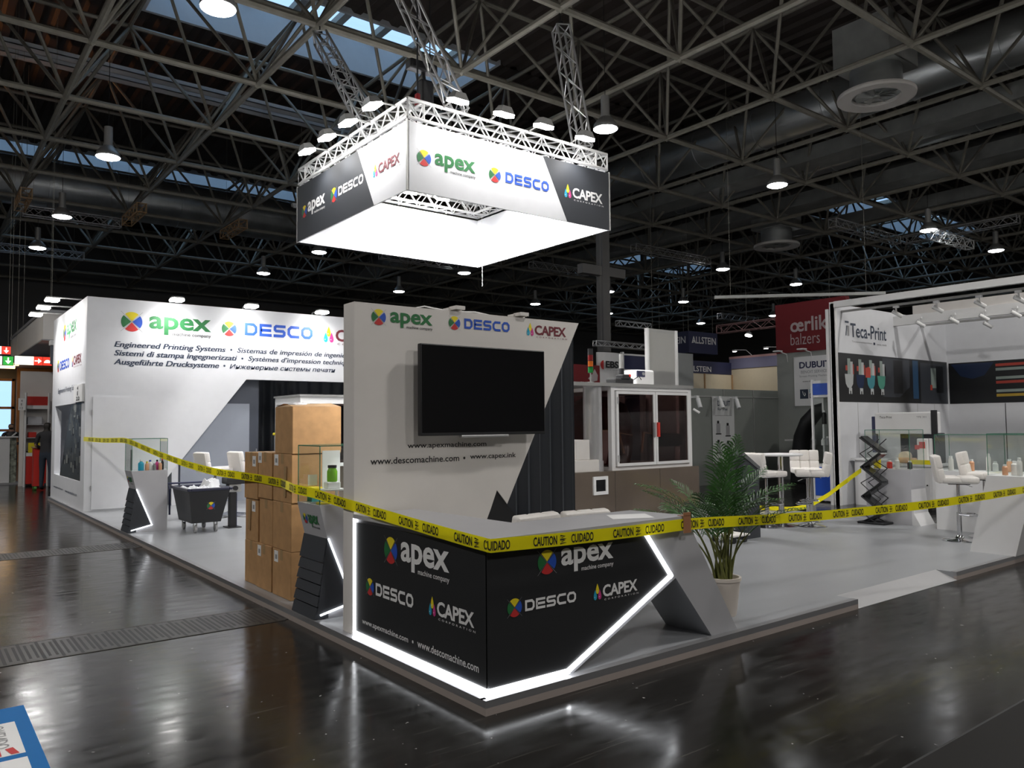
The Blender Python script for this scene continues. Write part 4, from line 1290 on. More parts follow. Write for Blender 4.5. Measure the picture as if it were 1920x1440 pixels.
# ================================================================== CART
def cart():
    t = thing('bin_cart', 'black tapered bin cart with white lining and small colour emblem, on castors', 'cart', (1.0, 8.6, PT))
    A = [(0.72, 8.22), (1.13, 8.22), (1.13, 8.90), (0.72, 8.90)]
    B = [(0.65, 8.12), (1.23, 8.12), (1.23, 9.00), (0.65, 9.00)]
    m = MB()
    n = len(m.v)
    v = [(x, y, 0.225) for x, y in A]+[(x, y, 0.70) for x, y in B]
    m.raw(v, [(3, 2, 1, 0)]+[(i, (i+1) % 4, 4+(i+1) % 4, 4+i) for i in range(4)])
    vi = [(x+(0.02 if x < 0.9 else -0.02), y+(0.02 if y < 8.5 else -0.02), 0.24) for x, y in A]+[(x+(0.025 if x < 0.9 else -0.025), y+(0.025 if y < 8.5 else -0.025), 0.70) for x, y in B]
    m.raw(vi, [(0, 1, 2, 3)]+[((i+1) % 4, i, 4+i, 4+(i+1) % 4) for i in range(4)])
    bd = obj('bin', m, BLACK, t)
    m = MB()
    for x0, x1, y0, y1 in ((0.62, 0.67, 8.09, 9.03), (1.21, 1.26, 8.09, 9.03), (0.67, 1.21, 8.09, 8.14), (0.67, 1.21, 8.98, 9.03)):
        m.rbox(x0, x1, y0, y1, 0.69, 0.73, 0.012, 2)
    obj('rim', m, M('rim_navy', (0.02, 0.022, 0.05), 0.35), t)
    m = MB()
    N = 14
    g = [[(0.66+0.56*i/N, 8.13+0.86*j/N, 0.70+0.035*sin(i*1.7+j*0.9)*sin(j*1.3)+(0.10 if (i > 10 and j > 7) else 0)) for i in range(N+1)] for j in range(N+1)]
    for j in range(N):
        for i in range(N):
            m.face([g[j][i], g[j][i+1], g[j+1][i+1], g[j+1][i]])
    obj('liner_bag', m, M('white_plastic_film', (0.72, 0.73, 0.76), 0.35), t, smooth=True)
    d = Decal((0.72, 8.22, 0.225), (1, 0, 0), (0, -0.10, 0.475), 0.004)
    d.V = Vector((0, -0.10, 0.475)).normalized(); d.N = d.U.cross(d.V)
    wheel(d, 0.25, 0.25, 0.055)
    obj('emblem', d, LOGO, bd)
    for x, y in ((0.78, 8.27), (1.07, 8.27), (0.78, 8.85), (1.07, 8.85)):
        m = MB(); m.tube((x-0.016, y, PT+0.055), (x+0.016, y, PT+0.055), 0.055, 18); c = obj('castor', m, PGREY, t, smooth=True)
        m = MB(); m.box(x-0.024, x-0.018, y-0.02, y+0.02, PT+0.05, 0.225); m.box(x+0.018, x+0.024, y-0.02, y+0.02, PT+0.05, 0.225); obj('fork', m, ALUD, c)
    m = MB(); m.path([(0.60, 8.95, 0.30), (0.60, 8.95, 0.68), (0.60, 9.06, 0.76), (1.28, 9.06, 0.76), (1.28, 8.95, 0.70)], 0.014, 8); obj('push_handle', m, NAVY, t, smooth=True)
cart()
# black machine stand beside the cart
t = thing('machine_stand', 'black and blue equipment stand with a small press on top, right of the bin cart', 'machine', (1.5, 8.6, PT))
m = MB(); m.box(1.32, 1.52, 8.46, 8.72, PT, PT+0.012); obj('base_plate', m, BLACK, t)
m = MB(); m.box(1.36, 1.45, 8.50, 8.62, PT+0.012, 0.62); obj('column', m, BLACK, t)
m = MB(); m.box(1.45, 1.465, 8.52, 8.66, PT+0.012, 0.60); obj('side_plate', m, NAVY, t)
m = MB(); m.rbox(1.33, 1.52, 8.48, 8.64, 0.62, 0.74, 0.01, 2); obj('gearbox', m, ALUD, t)
m = MB(); m.rbox(1.29, 1.60, 8.45, 8.72, 0.74, 0.84, 0.015, 2); m.rbox(1.36, 1.50, 8.5, 8.6, 0.84, 0.93, 0.02, 2); obj('press_head', m, BLACK, t)
m = MB(); m.tube((1.42, 8.44, 0.68), (1.42, 8.48, 0.68), 0.035, 16); obj('hand_knob', m, BLACK, t)
m = MB(); m.tube((1.42, 8.47, 0.86), (1.42, 8.47, 0.88), 0.03, 12); obj('red_button', m, REDB, t)
# ================================================================== BAR STOOLS (local: front towards +x)
def stool(x, y, rz, label, h=0.76, group=None, leather=LEATH):
    t = thing('bar_stool', label, 'bar stool', (x, y, PT), rz, group)
    m = MB(); m.lathe([(0.205, 0.0), (0.21, 0.008), (0.19, 0.018), (0.08, 0.032), (0.045, 0.05), (0.035, 0.07)], (0, 0, 0), 32); obj('base', m, CHROME, t, True, local=True)
    m = MB(); m.tube((0, 0, 0.06), (0, 0, 0.36), 0.030, 16); m.tube((0, 0, 0.36), (0, 0, h-0.05), 0.021, 16); obj('column', m, CHROME, t, True, local=True)
    m = MB(); m.path([(0, -0.03, 0.33), (0.10, -0.13, 0.33), (0.19, -0.12, 0.33), (0.21, 0, 0.33), (0.19, 0.12, 0.33), (0.10, 0.13, 0.33), (0, 0.03, 0.33)], 0.011, 8); obj('footrest', m, CHROME, t, True, local=True)
    m = MB(); m.path([(0.02, 0, h-0.06), (0.10, 0.10, h-0.07), (0.18, 0.17, h-0.10)], 0.006, 6); obj('lever', m, CHROME, t, True, local=True)
    m = MB(); m.box(-0.12, 0.12, -0.12, 0.12, h-0.055, h-0.035); obj('seat_plate', m, BLACK, t, local=True)
    m = MB()
    for i in range(2):
        for j in range(3):
            m.rbox(-0.20+i*0.205, 0.01+i*0.205, -0.215+j*0.142, -0.069+j*0.142, h-0.035, h+0.045, 0.024, 3)
    m.rbox(-0.20, 0.205, -0.21, 0.21, h-0.04, h+0.02, 0.02, 2)
    obj('seat', m, leather, t, True, local=True)
    m = MB()
    R = Matrix.Translation((-0.20, 0, h)) @ Matrix.Rotation(radians(-10), 4, 'Y')
    for i in range(2):
        for j in range(3):
            m.rbox(-0.035, 0.045, -0.215+j*0.142, -0.069+j*0.142, -0.02+i*0.165, 0.15+i*0.165, 0.022, 3, 0, R)
    m.rbox(-0.05, 0.02, -0.212, 0.212, -0.035, 0.312, 0.022, 2, 0, R)
    obj('backrest', m, leather, t, True, local=True)
    return t
GS = 'white bar stools'
stool(7.42, 3.27, radians(-12), 'white bar stool left of the high table, back towards the palm', 0.77)
stool(7.95, 2.88, radians(124), 'white bar stool right of the high table, turned with its side wing outward', 0.77)
stool(8.46, 3.25, radians(222), 'white tufted bar stool behind the high table, its padded front in view', 0.77)
stool(8.08, 0.90, radians(-60), 'white bar stool in front of the wide glass showcase, left of its pair', 0.77)
stool(8.62, 0.80, radians(-75), 'white bar stool tucked behind the other one at the wide showcase', 0.80)
stool(0.98, 1.02, radians(97), 'low white stool behind the reception counter, left one under the black wedge', 0.575)
stool(1.55, 1.06, radians(84), 'low white stool behind the reception counter, right one by the dark curtain', 0.56)
stool(1.60, 10.05, radians(10), 'white bar stool by the slanted opening, its back left of the far table', 0.80)
stool(2.13, 9.95, radians(10), 'white bar stool by the slanted opening, closer to the cartons', 0.80)
def high_table(x, y, label, r=0.32, h=1.06):
    t = thing('bar_table', label, 'table', (x, y, PT))
    m = MB(); m.lathe([(r-0.01, h-0.03), (r, h-0.02), (r, h-0.005), (r-0.01, h)], (x, y, PT), 40); obj('tabletop', m, WHITE, t, True)
    m = MB(); m.tube((x, y, PT+0.02), (x, y, PT+h-0.03), 0.04, 18); obj('column', m, CHROME, t, True)
    m = MB(); m.lathe([(0.24, 0), (0.245, 0.01), (0.10, 0.03), (0.05, 0.05)], (x, y, PT), 32); obj('base', m, CHROME, t, True)
high_table(7.68, 3.20, 'high round white table on a chrome column between the bar stools')
high_table(2.0, 10.45, 'high white table by the slanted opening, left of the cartons', 0.35, 0.83)

# ================================================================== PALM
PXX, PYY = 2.62, 0.40
t = thing('potted_palm', 'tall green palm in a cream pot beside the counter leg', 'plant', (PXX, PYY, PT))
m = MB(); m.lathe([(0.095, 0), (0.10, 0.01), (0.132, 0.27), (0.142, 0.275), (0.142, 0.30), (0.125, 0.30), (0.120, 0.26)], (PXX, PYY, PT), 36); obj('pot', m, POTM, t, True)
m = MB(); m.lathe([(0.02, 0.262), (0.121, 0.258)], (PXX, PYY, PT), 24); obj('soil', m, SOIL, t)
rnd = random.Random(11)
NF = 24
for i in range(NF):
    a = 2*pi*i/NF*2.4 + rnd.uniform(-0.25, 0.25)
    lean = rnd.uniform(0.34, 0.74) if i % 4 else rnd.uniform(0.05, 0.25)
    if i in (4, 11, 19): lean = 0.68
    H = rnd.uniform(0.72, 1.12)
    if lean > 0.4: H *= 0.85
    b0 = Vector((PXX+0.06*cos(a*1.7), PYY+0.06*sin(a*1.7), PT+0.255))
    pts = []
    N = 16
    for k in range(N+1):
        s = k/N
        out = lean*(0.25*s+0.75*s**2.2)
        zz = H*(s-0.36*lean*s**3.2)*1.12
        pts.append(b0+Vector((cos(a)*out, sin(a)*out, zz)))
    m = MB(); m.path(pts[:N//2+1], [0.011-0.005*k/(N//2) for k in range(N//2+1)], 6); st = obj('stem', m, STEMG, t, True)
    m = MB()
    m.path(pts[N//2-1:], [0.005-0.0035*k/(N-N//2+1) for k in range(len(pts[N//2-1:]))], 5)
    L = 20
    for k in range(L):
        s = 0.46+0.54*k/(L-1)
        q = s*N
        i0 = min(N-1, int(q))
        p = pts[i0].lerp(pts[i0+1], q-i0)
        d = (pts[i0+1]-pts[i0]).normalized()
        side = d.cross(Vector((0, 0, 1)))
        side = side.normalized() if side.length > 1e-3 else Vector((1, 0, 0))
        upv = side.cross(d).normalized()
        ln = 0.20*(sin(pi*(0.18+0.80*(k+1)/L)))+0.035
        w = 0.0065
        for sg in (-1, 1):
            dirv = (d*0.75+side*sg*0.75+upv*0.22+Vector((0, 0, rnd.uniform(-0.12, 0.08)))).normalized()
            nrm = dirv.cross(upv).normalized()
            p1 = p+dirv*ln*0.45+nrm*0+Vector((0, 0, 0.006))
            p2 = p+dirv*ln*0.8-Vector((0, 0, ln*0.10))
            p3 = p+dirv*ln-Vector((0, 0, ln*0.26))
            m.face([p, p1-nrm*w, p1+nrm*w])
            m.face([p1-nrm*w, p2-nrm*w*0.7, p2+nrm*w*0.7, p1+nrm*w])
            m.face([p2-nrm*w*0.7, p3, p2+nrm*w*0.7])
    obj('frond', m, GREEN, t)

# ================================================================== CAUTION TAPE
TP = [(0.02, 12.64, 1.414), (0.02, 10.8, 1.405), (0.018, 9.33, 1.425), (0.018, 8.88, 1.410), (0.03, 8.0, 1.325), (0.04, 7.27, 1.262), (0.045, 6.1, 1.178), (0.05, 5.04, 1.130),
      (0.09, 4.30, 1.118), (0.122, 3.9, 1.112), (0.122, 3.30, 1.098), (0.08, 3.05, 1.090), (0.02, 2.75, 1.083), (0.012, 2.30, 1.073), (0.04, 1.91, 1.030), (0.044, 1.72, 1.020), (0.022, 1.37, 1.006), (0.022, 0.66, 0.963), (0.024, 0.02, 0.929),
      (0.04, -0.002, 0.927), (0.60, 0.004, 0.910), (1.305, 0.008, 0.902), (1.775, 0.012, 0.905), (2.60, 0.03, 0.860), (3.4, 0.035, 0.828), (4.04, 0.04, 0.812), (4.8, -0.04, 0.808), (5.40, -0.12, 0.818), (6.2, -0.20, 0.840), (6.75, -0.235, 0.852), (7.26, -0.25, 0.858), (7.80, -0.25, 0.862), (9.4, -0.3, 0.90)]
def dense(P, n=6):
    out = []
    for i in range(len(P)-1):
        a, b = Vector(P[i]), Vector(P[i+1])
        for k in range(n):
            out.append(a.lerp(b, k/n))
    out.append(Vector(P[-1]))
    # light smoothing of height only
    for _ in range(3):
        z = [p.z for p in out]
        for i in range(1, len(out)-1):
            out[i].z = (z[i-1]+2*z[i]+z[i+1])/4
    return out
def tape(label, P, hw, phase, rep=0.658, s_from=0.0):
    Q = dense(P)
    S = [0]
    for a, b in zip(Q, Q[1:]):
        S.append(S[-1]+(b-a).length)
    def at(s):
        lo_, hi2 = 0, len(S)-2
        while lo_ < hi2:
            mid = (lo_+hi2+1)//2
            if S[mid] <= s: lo_ = mid
            else: hi2 = mid-1
        i = lo_
        f_ = (s-S[i])/max(S[i+1]-S[i], 1e-9)
        d = (Q[i+1]-Q[i]); d.z = 0; d.normalize()
        return Q[i].lerp(Q[i+1], f_), Vector((d.y, -d.x, 0))
    o = None
    m = MB()
    for i in range(len(Q)-1):
        a, b = Q[i], Q[i+1]
        m.face([a-Vector((0, 0, hw)), b-Vector((0, 0, hw)), b+Vector((0, 0, hw)), a+Vector((0, 0, hw))])
    o = obj('caution_tape', m, YEL)
    tag(o, label, 'tape')
    def fm(u, v, k):
        p, n = at(max(0, min(S[-1]-1e-4, u)))
        return p+n*k+Vector((0, 0, v))
    s = s_from+phase
    while s < S[-1]-0.5:
        d = Decal((0, 0, 0), (1, 0, 0), (0, 0, 1), 0.0012, fm)
        d.text('CAUTION', s, -0.028, s+0.185, 0.026, 0, bold=0.026)
        d.text('CUIDADO', s+0.30, -0.028, s+0.485, 0.026, 0, bold=0.026)
        c = s+0.235
        for k, (a, b) in enumerate(((-0.026, 0.0), (-0.002, 0.022))):
            d.band([(c-0.024, a+0.024), (c+0.012, a+0.020), (c-0.016, a+0.010), (c+0.024, a+0.004), (c-0.026, a)], 0.0085, 0)
        obj('warning_print', d, INK, o)
        s += rep
    return o, S
# total length up to the front corner fixes the phase of the print
Qs = dense(TP)
L0 = 0.0
for a, b in zip(Qs, Qs[1:]):
    if a.x > 0.03 and a.y < 0.0: break
    L0 += (b-a).length
tape('yellow caution tape strung from the tall wall around the counter to the right', TP, 0.039, (L0+0.31) % 0.658)
m = MB(); m.box(1.69, 1.762, 0.002, 0.010, 0.845, 0.985); m.box(1.69, 1.762, 0.002, 0.06, 0.961, 0.964)
tag(obj('packing_tape', m, M('brown_tape', (0.36, 0.17, 0.09), 0.3)), 'strip of brown packing tape holding the caution tape to the counter corner', 'tape')
tape('second yellow caution tape sagging to the floor behind the bar stools', [(9.05, 2.70, 0.86), (9.0, 2.9, 0.70), (9.05, 3.25, 0.45), (9.2, 3.7, 0.22), (9.3, 4.1, 0.135), (9.25, 4.5, 0.125), (9.1, 5.0, 0.125)], 0.036, 0.1)

# ================================================================== MACHINE IN THE MIDDLE
t = thing('printing_machine', 'large machine with smoked glass doors on a beige metal base', 'machine', (6.8, 6.4, PT))
YF = 5.35
m = MB(); m.box(5.35, 8.35, YF-0.10, 7.7, PT+0.05, 0.86); m.box(5.42, 8.28, YF-0.04, 7.6, PT, PT+0.05)
base = obj('base', m, BEIGEM, t)
m = MB()
for x in (6.30, 7.35): m.box(x, x+0.004, YF-0.102, YF-0.1, PT+0.06, 0.85)
obj('panel_seam', m, BLACK, base)
X0_, X1_, ZB, ZT = 6.34, 8.30, 0.86, 2.20
YR = 7.55
for x in (X0_, X1_-0.08):
    for y in (YF, YR-0.08):
        m = MB(); m.box(x, x+0.08, y, y+0.08, ZB, ZT); obj('post', m, ALUW, t)
for za, zb in ((ZT-0.06, ZT), (ZB, ZB+0.05)):
    for y in (YF, YR-0.06):
        m = MB(); m.box(X0_+0.08, X1_-0.08, y, y+0.06, za, zb); obj('rail', m, ALUW, t)
    for x in (X0_, X1_-0.06):
        m = MB(); m.box(x, x+0.06, YF+0.08, YR-0.08, za, zb); obj('rail', m, ALUW, t)
m = MB(); m.box(X0_-1.0, X1_+0.03, YF-0.03, YR+0.03, ZT, ZT+0.055); obj('roof_plate', m, ALUD, t)
xm = (X0_+X1_)/2+0.03
for a, b_ in ((X0_+0.09, xm-0.005), (xm+0.005, X1_-0.09)):
    m = MB(); m.frame(a, b_, ZB+0.06, ZT-0.07, YF-0.03, YF+0.01, 0.047); dr = obj('door', m, ALUW, t)
    m = MB(); m.box(a+0.047, b_-0.047, YF-0.012, YF-0.008, ZB+0.107, ZT-0.117); obj('door_glass', m, GLASSM, dr)
m = MB(); m.box(xm+0.02, xm+0.07, YF-0.06, YF-0.03, 1.38, 1.62); obj('handle', m, REDB, t, label='red door handle')
m = MB(); m.box(xm-0.06, xm-0.02, YF-0.05, YF-0.03, 1.38, 1.62); obj('lock_plate', m, PGREY, t)
for z in (1.05, 1.98):
    m = MB(); m.box(X0_+0.10, X0_+0.13, YF-0.045, YF-0.03, z-0.05, z+0.05); obj('hinge', m, ALU, t)
m = MB(); m.box(X0_+0.004, X0_+0.008, YF+0.09, YR-0.09, ZB+0.06, ZT-0.07); obj('side_glass', m, GLASSM, t)
m = MB(); m.box(X1_-0.008, X1_-0.004, YF+0.09, YR-0.09, ZB+0.06, ZT-0.07); obj('side_glass', m, GLASSM, t)
m = MB(); m.box(X0_+0.09, X1_-0.09, YR-0.03, YR-0.026, ZB+0.06, ZT-0.07); obj('rear_glass', m, GLASSM, t)
m = MB()
m.lathe([(0.55, 0.05), (0.60, 0.3), (0.60, 0.8), (0.50, 1.08), (0.25, 1.22)], (7.15, 6.5, ZB), 32); obj('print_drum', m, M('drum_dark_red', (0.10, 0.012, 0.012), 0.35), t, True)
m = MB(); m.prism([(6.50, 0.95), (6.60, 0.95), (6.68, 1.25), (6.68, 1.50), (6.52, 1.50)], 'y', 5.75, 5.80); obj('white_guard', m, PAPER, t)
m = MB()
for x, dx in ((7.0, 0.12), (7.62, -0.06)):
    m.path([(x, 5.85, 1.45), (x+dx, 5.85, 1.10)], 0.025, 6); m.path([(x, 5.85, 1.45), (x+0.45, 5.95, 1.40)], 0.012, 6)
obj('feed_arm', m, CARDL, t)
m = MB(); m.tube((6.07, 5.50, 0.86), (6.07, 5.50, 2.20), 0.15, 28); obj('exhaust_pipe', m, ALU, t, True)
m = MB(); m.tube((6.07, 5.50, 0.86), (6.07, 5.50, 1.02), 0.165, 28); obj('pipe_collar', m, ALU, t, True)
m = MB(); m.rbox(5.40, 6.0, YF-0.06, YF+0.3, 0.86, 1.05, 0.01, 2); obj('control_box', m, WARMW, t)
m = MB(); m.rbox(5.55, 5.83, YF-0.03, YF+0.25, 1.05, 1.36, 0.01, 2); obj('control_box', m, WARMW, t)
m = MB(); m.box(5.84, 6.34, 6.2, 6.24, 1.16, 1.20); obj('rail', m, ALUW, t)
m = MB(); m.frame(5.81, 6.12, 0.51, 0.79, YF-0.13, YF-0.10, 0.05); pnl = obj('control_panel', m, PAPER, t)
m = MB(); m.box(5.86, 6.07, YF-0.115, YF-0.10, 0.56, 0.74); obj('display', m, SCREEN, pnl)
m = MB(); m.rbox(8.30, 8.75, 5.9, 6.4, 1.18, 1.42, 0.08, 3); obj('ink_tank', m, BLACK, t, True)
m = MB(); m.tube((8.33, YF-0.02, 1.85), (8.40, YF-0.1, 1.78), 0.02, 8); obj('side_nozzle', m, PAPER, t)
# left wing frame of the enclosure
m = MB()
m.box(5.36, 5.42, YF+0.9, YF+0.96, ZB, ZT)
obj('post', m, ALUW, t)
m = MB(); m.box(5.38, 6.34, YF+0.92, YF+0.926, ZB+0.06, ZT-0.02); obj('side_glass', m, GLASSM, t)
# signal tower
t = thing('signal_tower', 'stack of red, amber and green signal lenses on the machine roof', 'signal light', (6.06, 5.5, 2.255))
m = MB(); m.tube((6.06, 5.52, 2.255), (6.06, 5.52, 2.275), 0.05, 16); m.tube((6.06, 5.52, 2.27), (6.06, 5.52, 2.42), 0.012, 10); obj('stem', m, ALUD, t, True)
z = 2.42
for nm, mt in (('lens', GREENL), ('lens', AMBER), ('lens', REDL)):
    m = MB(); m.tube((6.06, 5.52, z), (6.06, 5.52, z+0.088), 0.042, 20); obj(nm, m, mt, t, True)
    m = MB(); m.tube((6.06, 5.52, z+0.088), (6.06, 5.52, z+0.098), 0.045, 20); obj('divider', m, BLACK, t, True)
    z += 0.098
m = MB(); m.tube((6.06, 5.52, z), (6.06, 5.52, z+0.09), 0.042, 20); obj('cap', m, BLACK, t, True)
# things on the roof
t = thing('projector', 'white projector box standing on the machine roof', 'projector', (7.6, 6.1, 2.255))
m = MB(); m.rbox(7.62, 8.10, 6.0, 6.4, 2.255, 2.56, 0.04, 3); obj('housing', m, PAPER, t)
m = MB(); m.box(7.63, 7.83, 5.985, 6.0, 2.43, 2.54); obj('panel', m, NAVY, t)
m = MB(); m.tube((7.78, 5.97, 2.485), (7.78, 5.985, 2.485), 0.028, 16); obj('lens', m, PGREY, t)
t = thing('black_gearbox', 'black gearbox with cables beside the projector on the machine roof', 'machine part', (6.85, 5.9, 2.255))
m = MB(); m.rbox(6.86, 7.30, 5.75, 6.0, 2.255, 2.38, 0.03, 2); m.rbox(7.0, 7.2, 5.72, 5.9, 2.36, 2.44, 0.02, 2); obj('housing', m, BLACK, t)
m = MB(); m.tube((7.13, 5.88, 2.44), (7.13, 5.88, 2.80), 0.04, 14); obj('pipe', m, ALUD, t, True)
m = MB(); m.tube((7.13, 5.88, 2.43), (7.13, 5.88, 2.55), 0.045, 14); obj('sleeve', m, BLACK, t, True)
m = MB(); m.tube((7.15, 5.72, 2.42), (7.17, 5.72, 2.42), 0.025, 10); obj('red_knob', m, REDB, t)
m = MB(); m.path([(7.3, 5.8, 2.34), (7.42, 5.75, 2.42), (7.48, 5.75, 2.36)], 0.008, 6); obj('cable', m, BLACK, t)
t = thing('frame_panel', 'tall grey panel between two aluminium posts behind the machine roof', 'panel', (8.88, 6.5, 2.26))
for x in (8.46, 9.27):
    m = MB(); m.tube((x, 6.5, PT), (x, 6.5, 3.40), 0.045, 16); obj('post', m, ALUW, t, True)
m = MB(); m.box(8.505, 9.225, 6.49, 6.51, 2.60, 3.36); obj('board', m, M('panel_grey', (0.42, 0.42, 0.40), 0.5), t)
for za, zb in ((2.54, 2.60), (3.34, 3.40), (1.2, 2.54)):
    m = MB(); m.box(8.505, 9.225, 6.487, 6.513, za, zb); obj('rail' if zb-za < 0.1 else 'lower_board', m, ALUD, t)
# far machine behind the cartons
t = thing('glazed_enclosure', 'far aluminium framed glazed enclosure behind the tall carton', 'machine', (5, 11.6, PT))
m = MB()
for x in (3.56, 6.4):
    for y in (11.15, 12.4):
        m = MB(); m.box(x, x+0.08, y, y+0.08, PT, 2.2); obj('post', m, ALUW, t)
m = MB()
for y in (11.15, 12.4):
    m.box(3.64, 6.4, y, y+0.07, 2.06, 2.2); m.box(3.64, 6.4, y, y+0.07, 0.8, 0.87)
for x in (3.56, 6.4): m.box(x, x+0.07, 11.23, 12.4, 2.06, 2.2)
m.box(4.6, 4.66, 11.15, 11.2, 0.87, 2.06); m.box(5.5, 5.56, 11.15, 11.2, 0.87, 2.06)
obj('rail', m, ALUW, t)
m = MB(); m.box(3.53, 6.5, 11.12, 12.5, 2.2, 2.24); obj('roof_plate', m, ALUD, t)
m = MB(); m.box(3.66, 6.38, 11.17, 11.175, 0.87, 2.06); obj('glass', m, GLASSM, t)
m = MB(); m.box(3.66, 6.38, 11.3, 12.3, PT, 0.8); obj('base', m, BEIGEM, t)
t = thing('sample_bin', 'grey bin with yellow lid on a post left of the tall carton', 'bin', (3.17, 11.1, PT))
m = MB(); m.rbox(3.05, 3.30, 11.0, 11.2, 1.10, 1.44, 0.02, 2); obj('bin', m, PGREY, t)
m = MB(); m.rbox(3.03, 3.32, 10.98, 11.22, 1.44, 1.49, 0.01, 1); obj('lid', m, PYEL, t)
m = MB(); m.box(3.14, 3.20, 11.07, 11.13, PT, 1.10); obj('post', m, ALUD, t)
# ================================================================== SHOWCASES ON THE RIGHT OF THE STAND
def case(x0, x1, y0, y1, z0, z1, t):
    g = MB()
    k = 0.005
    g.box(x0, x1, y0, y0+k, z0, z1); g.box(x0, x1, y1-k, y1, z0, z1); g.box(x0, x0+k, y0+k, y1-k, z0, z1); g.box(x1-k, x1, y0+k, y1-k, z0, z1)
    g.box(x0, x1, y0, y1, z1, z1+k)
    gc = obj('glass_case', g, GLASS, t)
    e = MB()
    r = 0.003
    for x in (x0, x1):
        for y in (y0, y1):
            e.box(x-r, x+r, y-r, y+r, z0, z1)
    for y in (y0, y1): e.box(x0, x1, y-r, y+r, z1-0.001, z1+2*r)
    for x in (x0, x1): e.box(x-r, x+r, y0, y1, z1-0.001, z1+2*r)
    obj('glass_edge', e, GLASSE, gc)
# leaning white pedestal at the stand edge
t = thing('leaning_pedestal', 'white leaning pedestal with glass case of samples at the right stand edge', 'showcase', (7.5, 0.2, PT))
m = MB(); m.prism([(0.459, PT), (-0.015, PT), (-0.235, 0.97), (0.25, 0.97)], 'x', 7.28, 7.78); obj('body', m, WHITE, t)
case(7.285, 7.775, -0.22, 0.235, 0.975, 1.445, t)
t = thing('wide_showcase', 'wide white showcase with long glass case behind the pair of stools', 'showcase', (9.2, 0.4, PT))
m = MB(); m.box(8.98, 9.45, -0.7, 1.58, PT, 0.90); obj('body', m, WHITE, t)
case(8.985, 9.445, -0.69, 1.575, 0.905, 1.405, t)
t = thing('showcase_pedestal', 'grey showcase pedestal with glass case behind the folding literature rack', 'showcase', (9.3, 2.3, PT))
m = MB(); m.box(9.10, 9.55, 1.98, 2.66, PT, 0.885); obj('body', m, GREYL, t)
m = MB(); m.prism([(1.98, PT), (1.86, PT), (1.95, 0.25), (1.98, 0.60)], 'x', 9.10, 9.55); obj('side_wedge', m, WHITE, t)
case(9.105, 9.545, 1.985, 2.655, 0.89, 1.47, t)
rnd = random.Random(21)
def small_jar(x, y, z, r, h, mt, label, group=None):
    t = thing('sample_bottle', label, 'bottle', (x, y, z), 0, group)
    m = MB(); m.lathe([(r, 0), (r, h*0.75), (r*0.6, h*0.85)], (x, y, z), 14); obj('body', m, mt, t, True)
    m = MB(); m.lathe([(r*0.62, h*0.85), (r*0.62, h)], (x, y, z), 12); obj('cap', m, PAPER, t, True)
CLR = M('clear_plastic', (0.72, 0.70, 0.68), 0.2, spec=0.8)
jars = [(0.10, 0.030, 0.12, PEACH, 'peach bottle leftmost in the right edge glass case'), (0.03, 0.035, 0.16, CLR, 'clear bottle second in the right edge glass case'),
        (-0.05, 0.028, 0.20, CLR, 'tall clear bottle in the middle of the right edge glass case'), (-0.12, 0.03, 0.10, PEACH, 'short peach bottle in the right edge glass case'), (-0.18, 0.03, 0.15, PAPER, 'white bottle rightmost in the right edge glass case')]
for i, (y, r, h, mt, lb) in enumerate(jars):
    small_jar(7.40+0.08*(i % 2), y, 0.976, r, h, mt, lb)
jars = [(1.42, 0.035, 0.20, CLR, 'clear bottle leftmost in the wide glass showcase'), (1.28, 0.03, 0.12, CLR, 'short clear jar second from left in the wide showcase'), (1.15, 0.035, 0.16, PEACH, 'orange peach bottle in the wide showcase, left of the stool backs'),
        (0.98, 0.03, 0.24, CLR, 'tall clear bottle in the wide showcase above the stools'), (0.85, 0.035, 0.14, PAPER, 'white jar in the wide showcase between the stool backs'), (0.72, 0.035, 0.17, PEACH, 'peach bottle in the wide showcase right of the stools'),
        (0.60, 0.03, 0.15, CLR, 'clear bottle rightmost in view in the wide showcase')]
for i, (y, r, h, mt, lb) in enumerate(jars):
    small_jar(9.12+0.12*(i % 2), y, 0.906, r, h, mt, lb)
for i, (x, y, r, h, mt, lb) in enumerate(((9.2, 2.52, 0.05, 0.22, PYEL, 'gold trophy cup in the glass case behind the literature rack'), (9.25, 2.36, 0.04, 0.12, REDB, 'red jar in the glass case behind the literature rack'),
        (9.2, 2.22, 0.035, 0.16, CLR, 'clear bottle in the glass case behind the literature rack'), (9.3, 2.08, 0.035, 0.12, INK, 'black jar in the glass case behind the literature rack'))):
    small_jar(x, y, 0.891, r, h, mt, lb)
spot('added_case_light', (9.2, 1.0, 1.39), (9.2, 0.9, 0.9), 4.0, 140, 0.8, 0.05)  # more lights added without fixtures, so the jars look brighter
spot('added_case_light', (9.2, 0.2, 1.39), (9.2, 0.2, 0.9), 4.0, 140, 0.8, 0.05)
spot('added_case_light', (7.5, 0.0, 1.43), (7.5, 0.0, 0.95), 2.5, 120, 0.8, 0.05)
spot('added_case_light', (9.3, 2.4, 1.46), (9.3, 2.35, 0.9), 2.5, 120, 0.8, 0.05, (1, 0.85, 0.6))
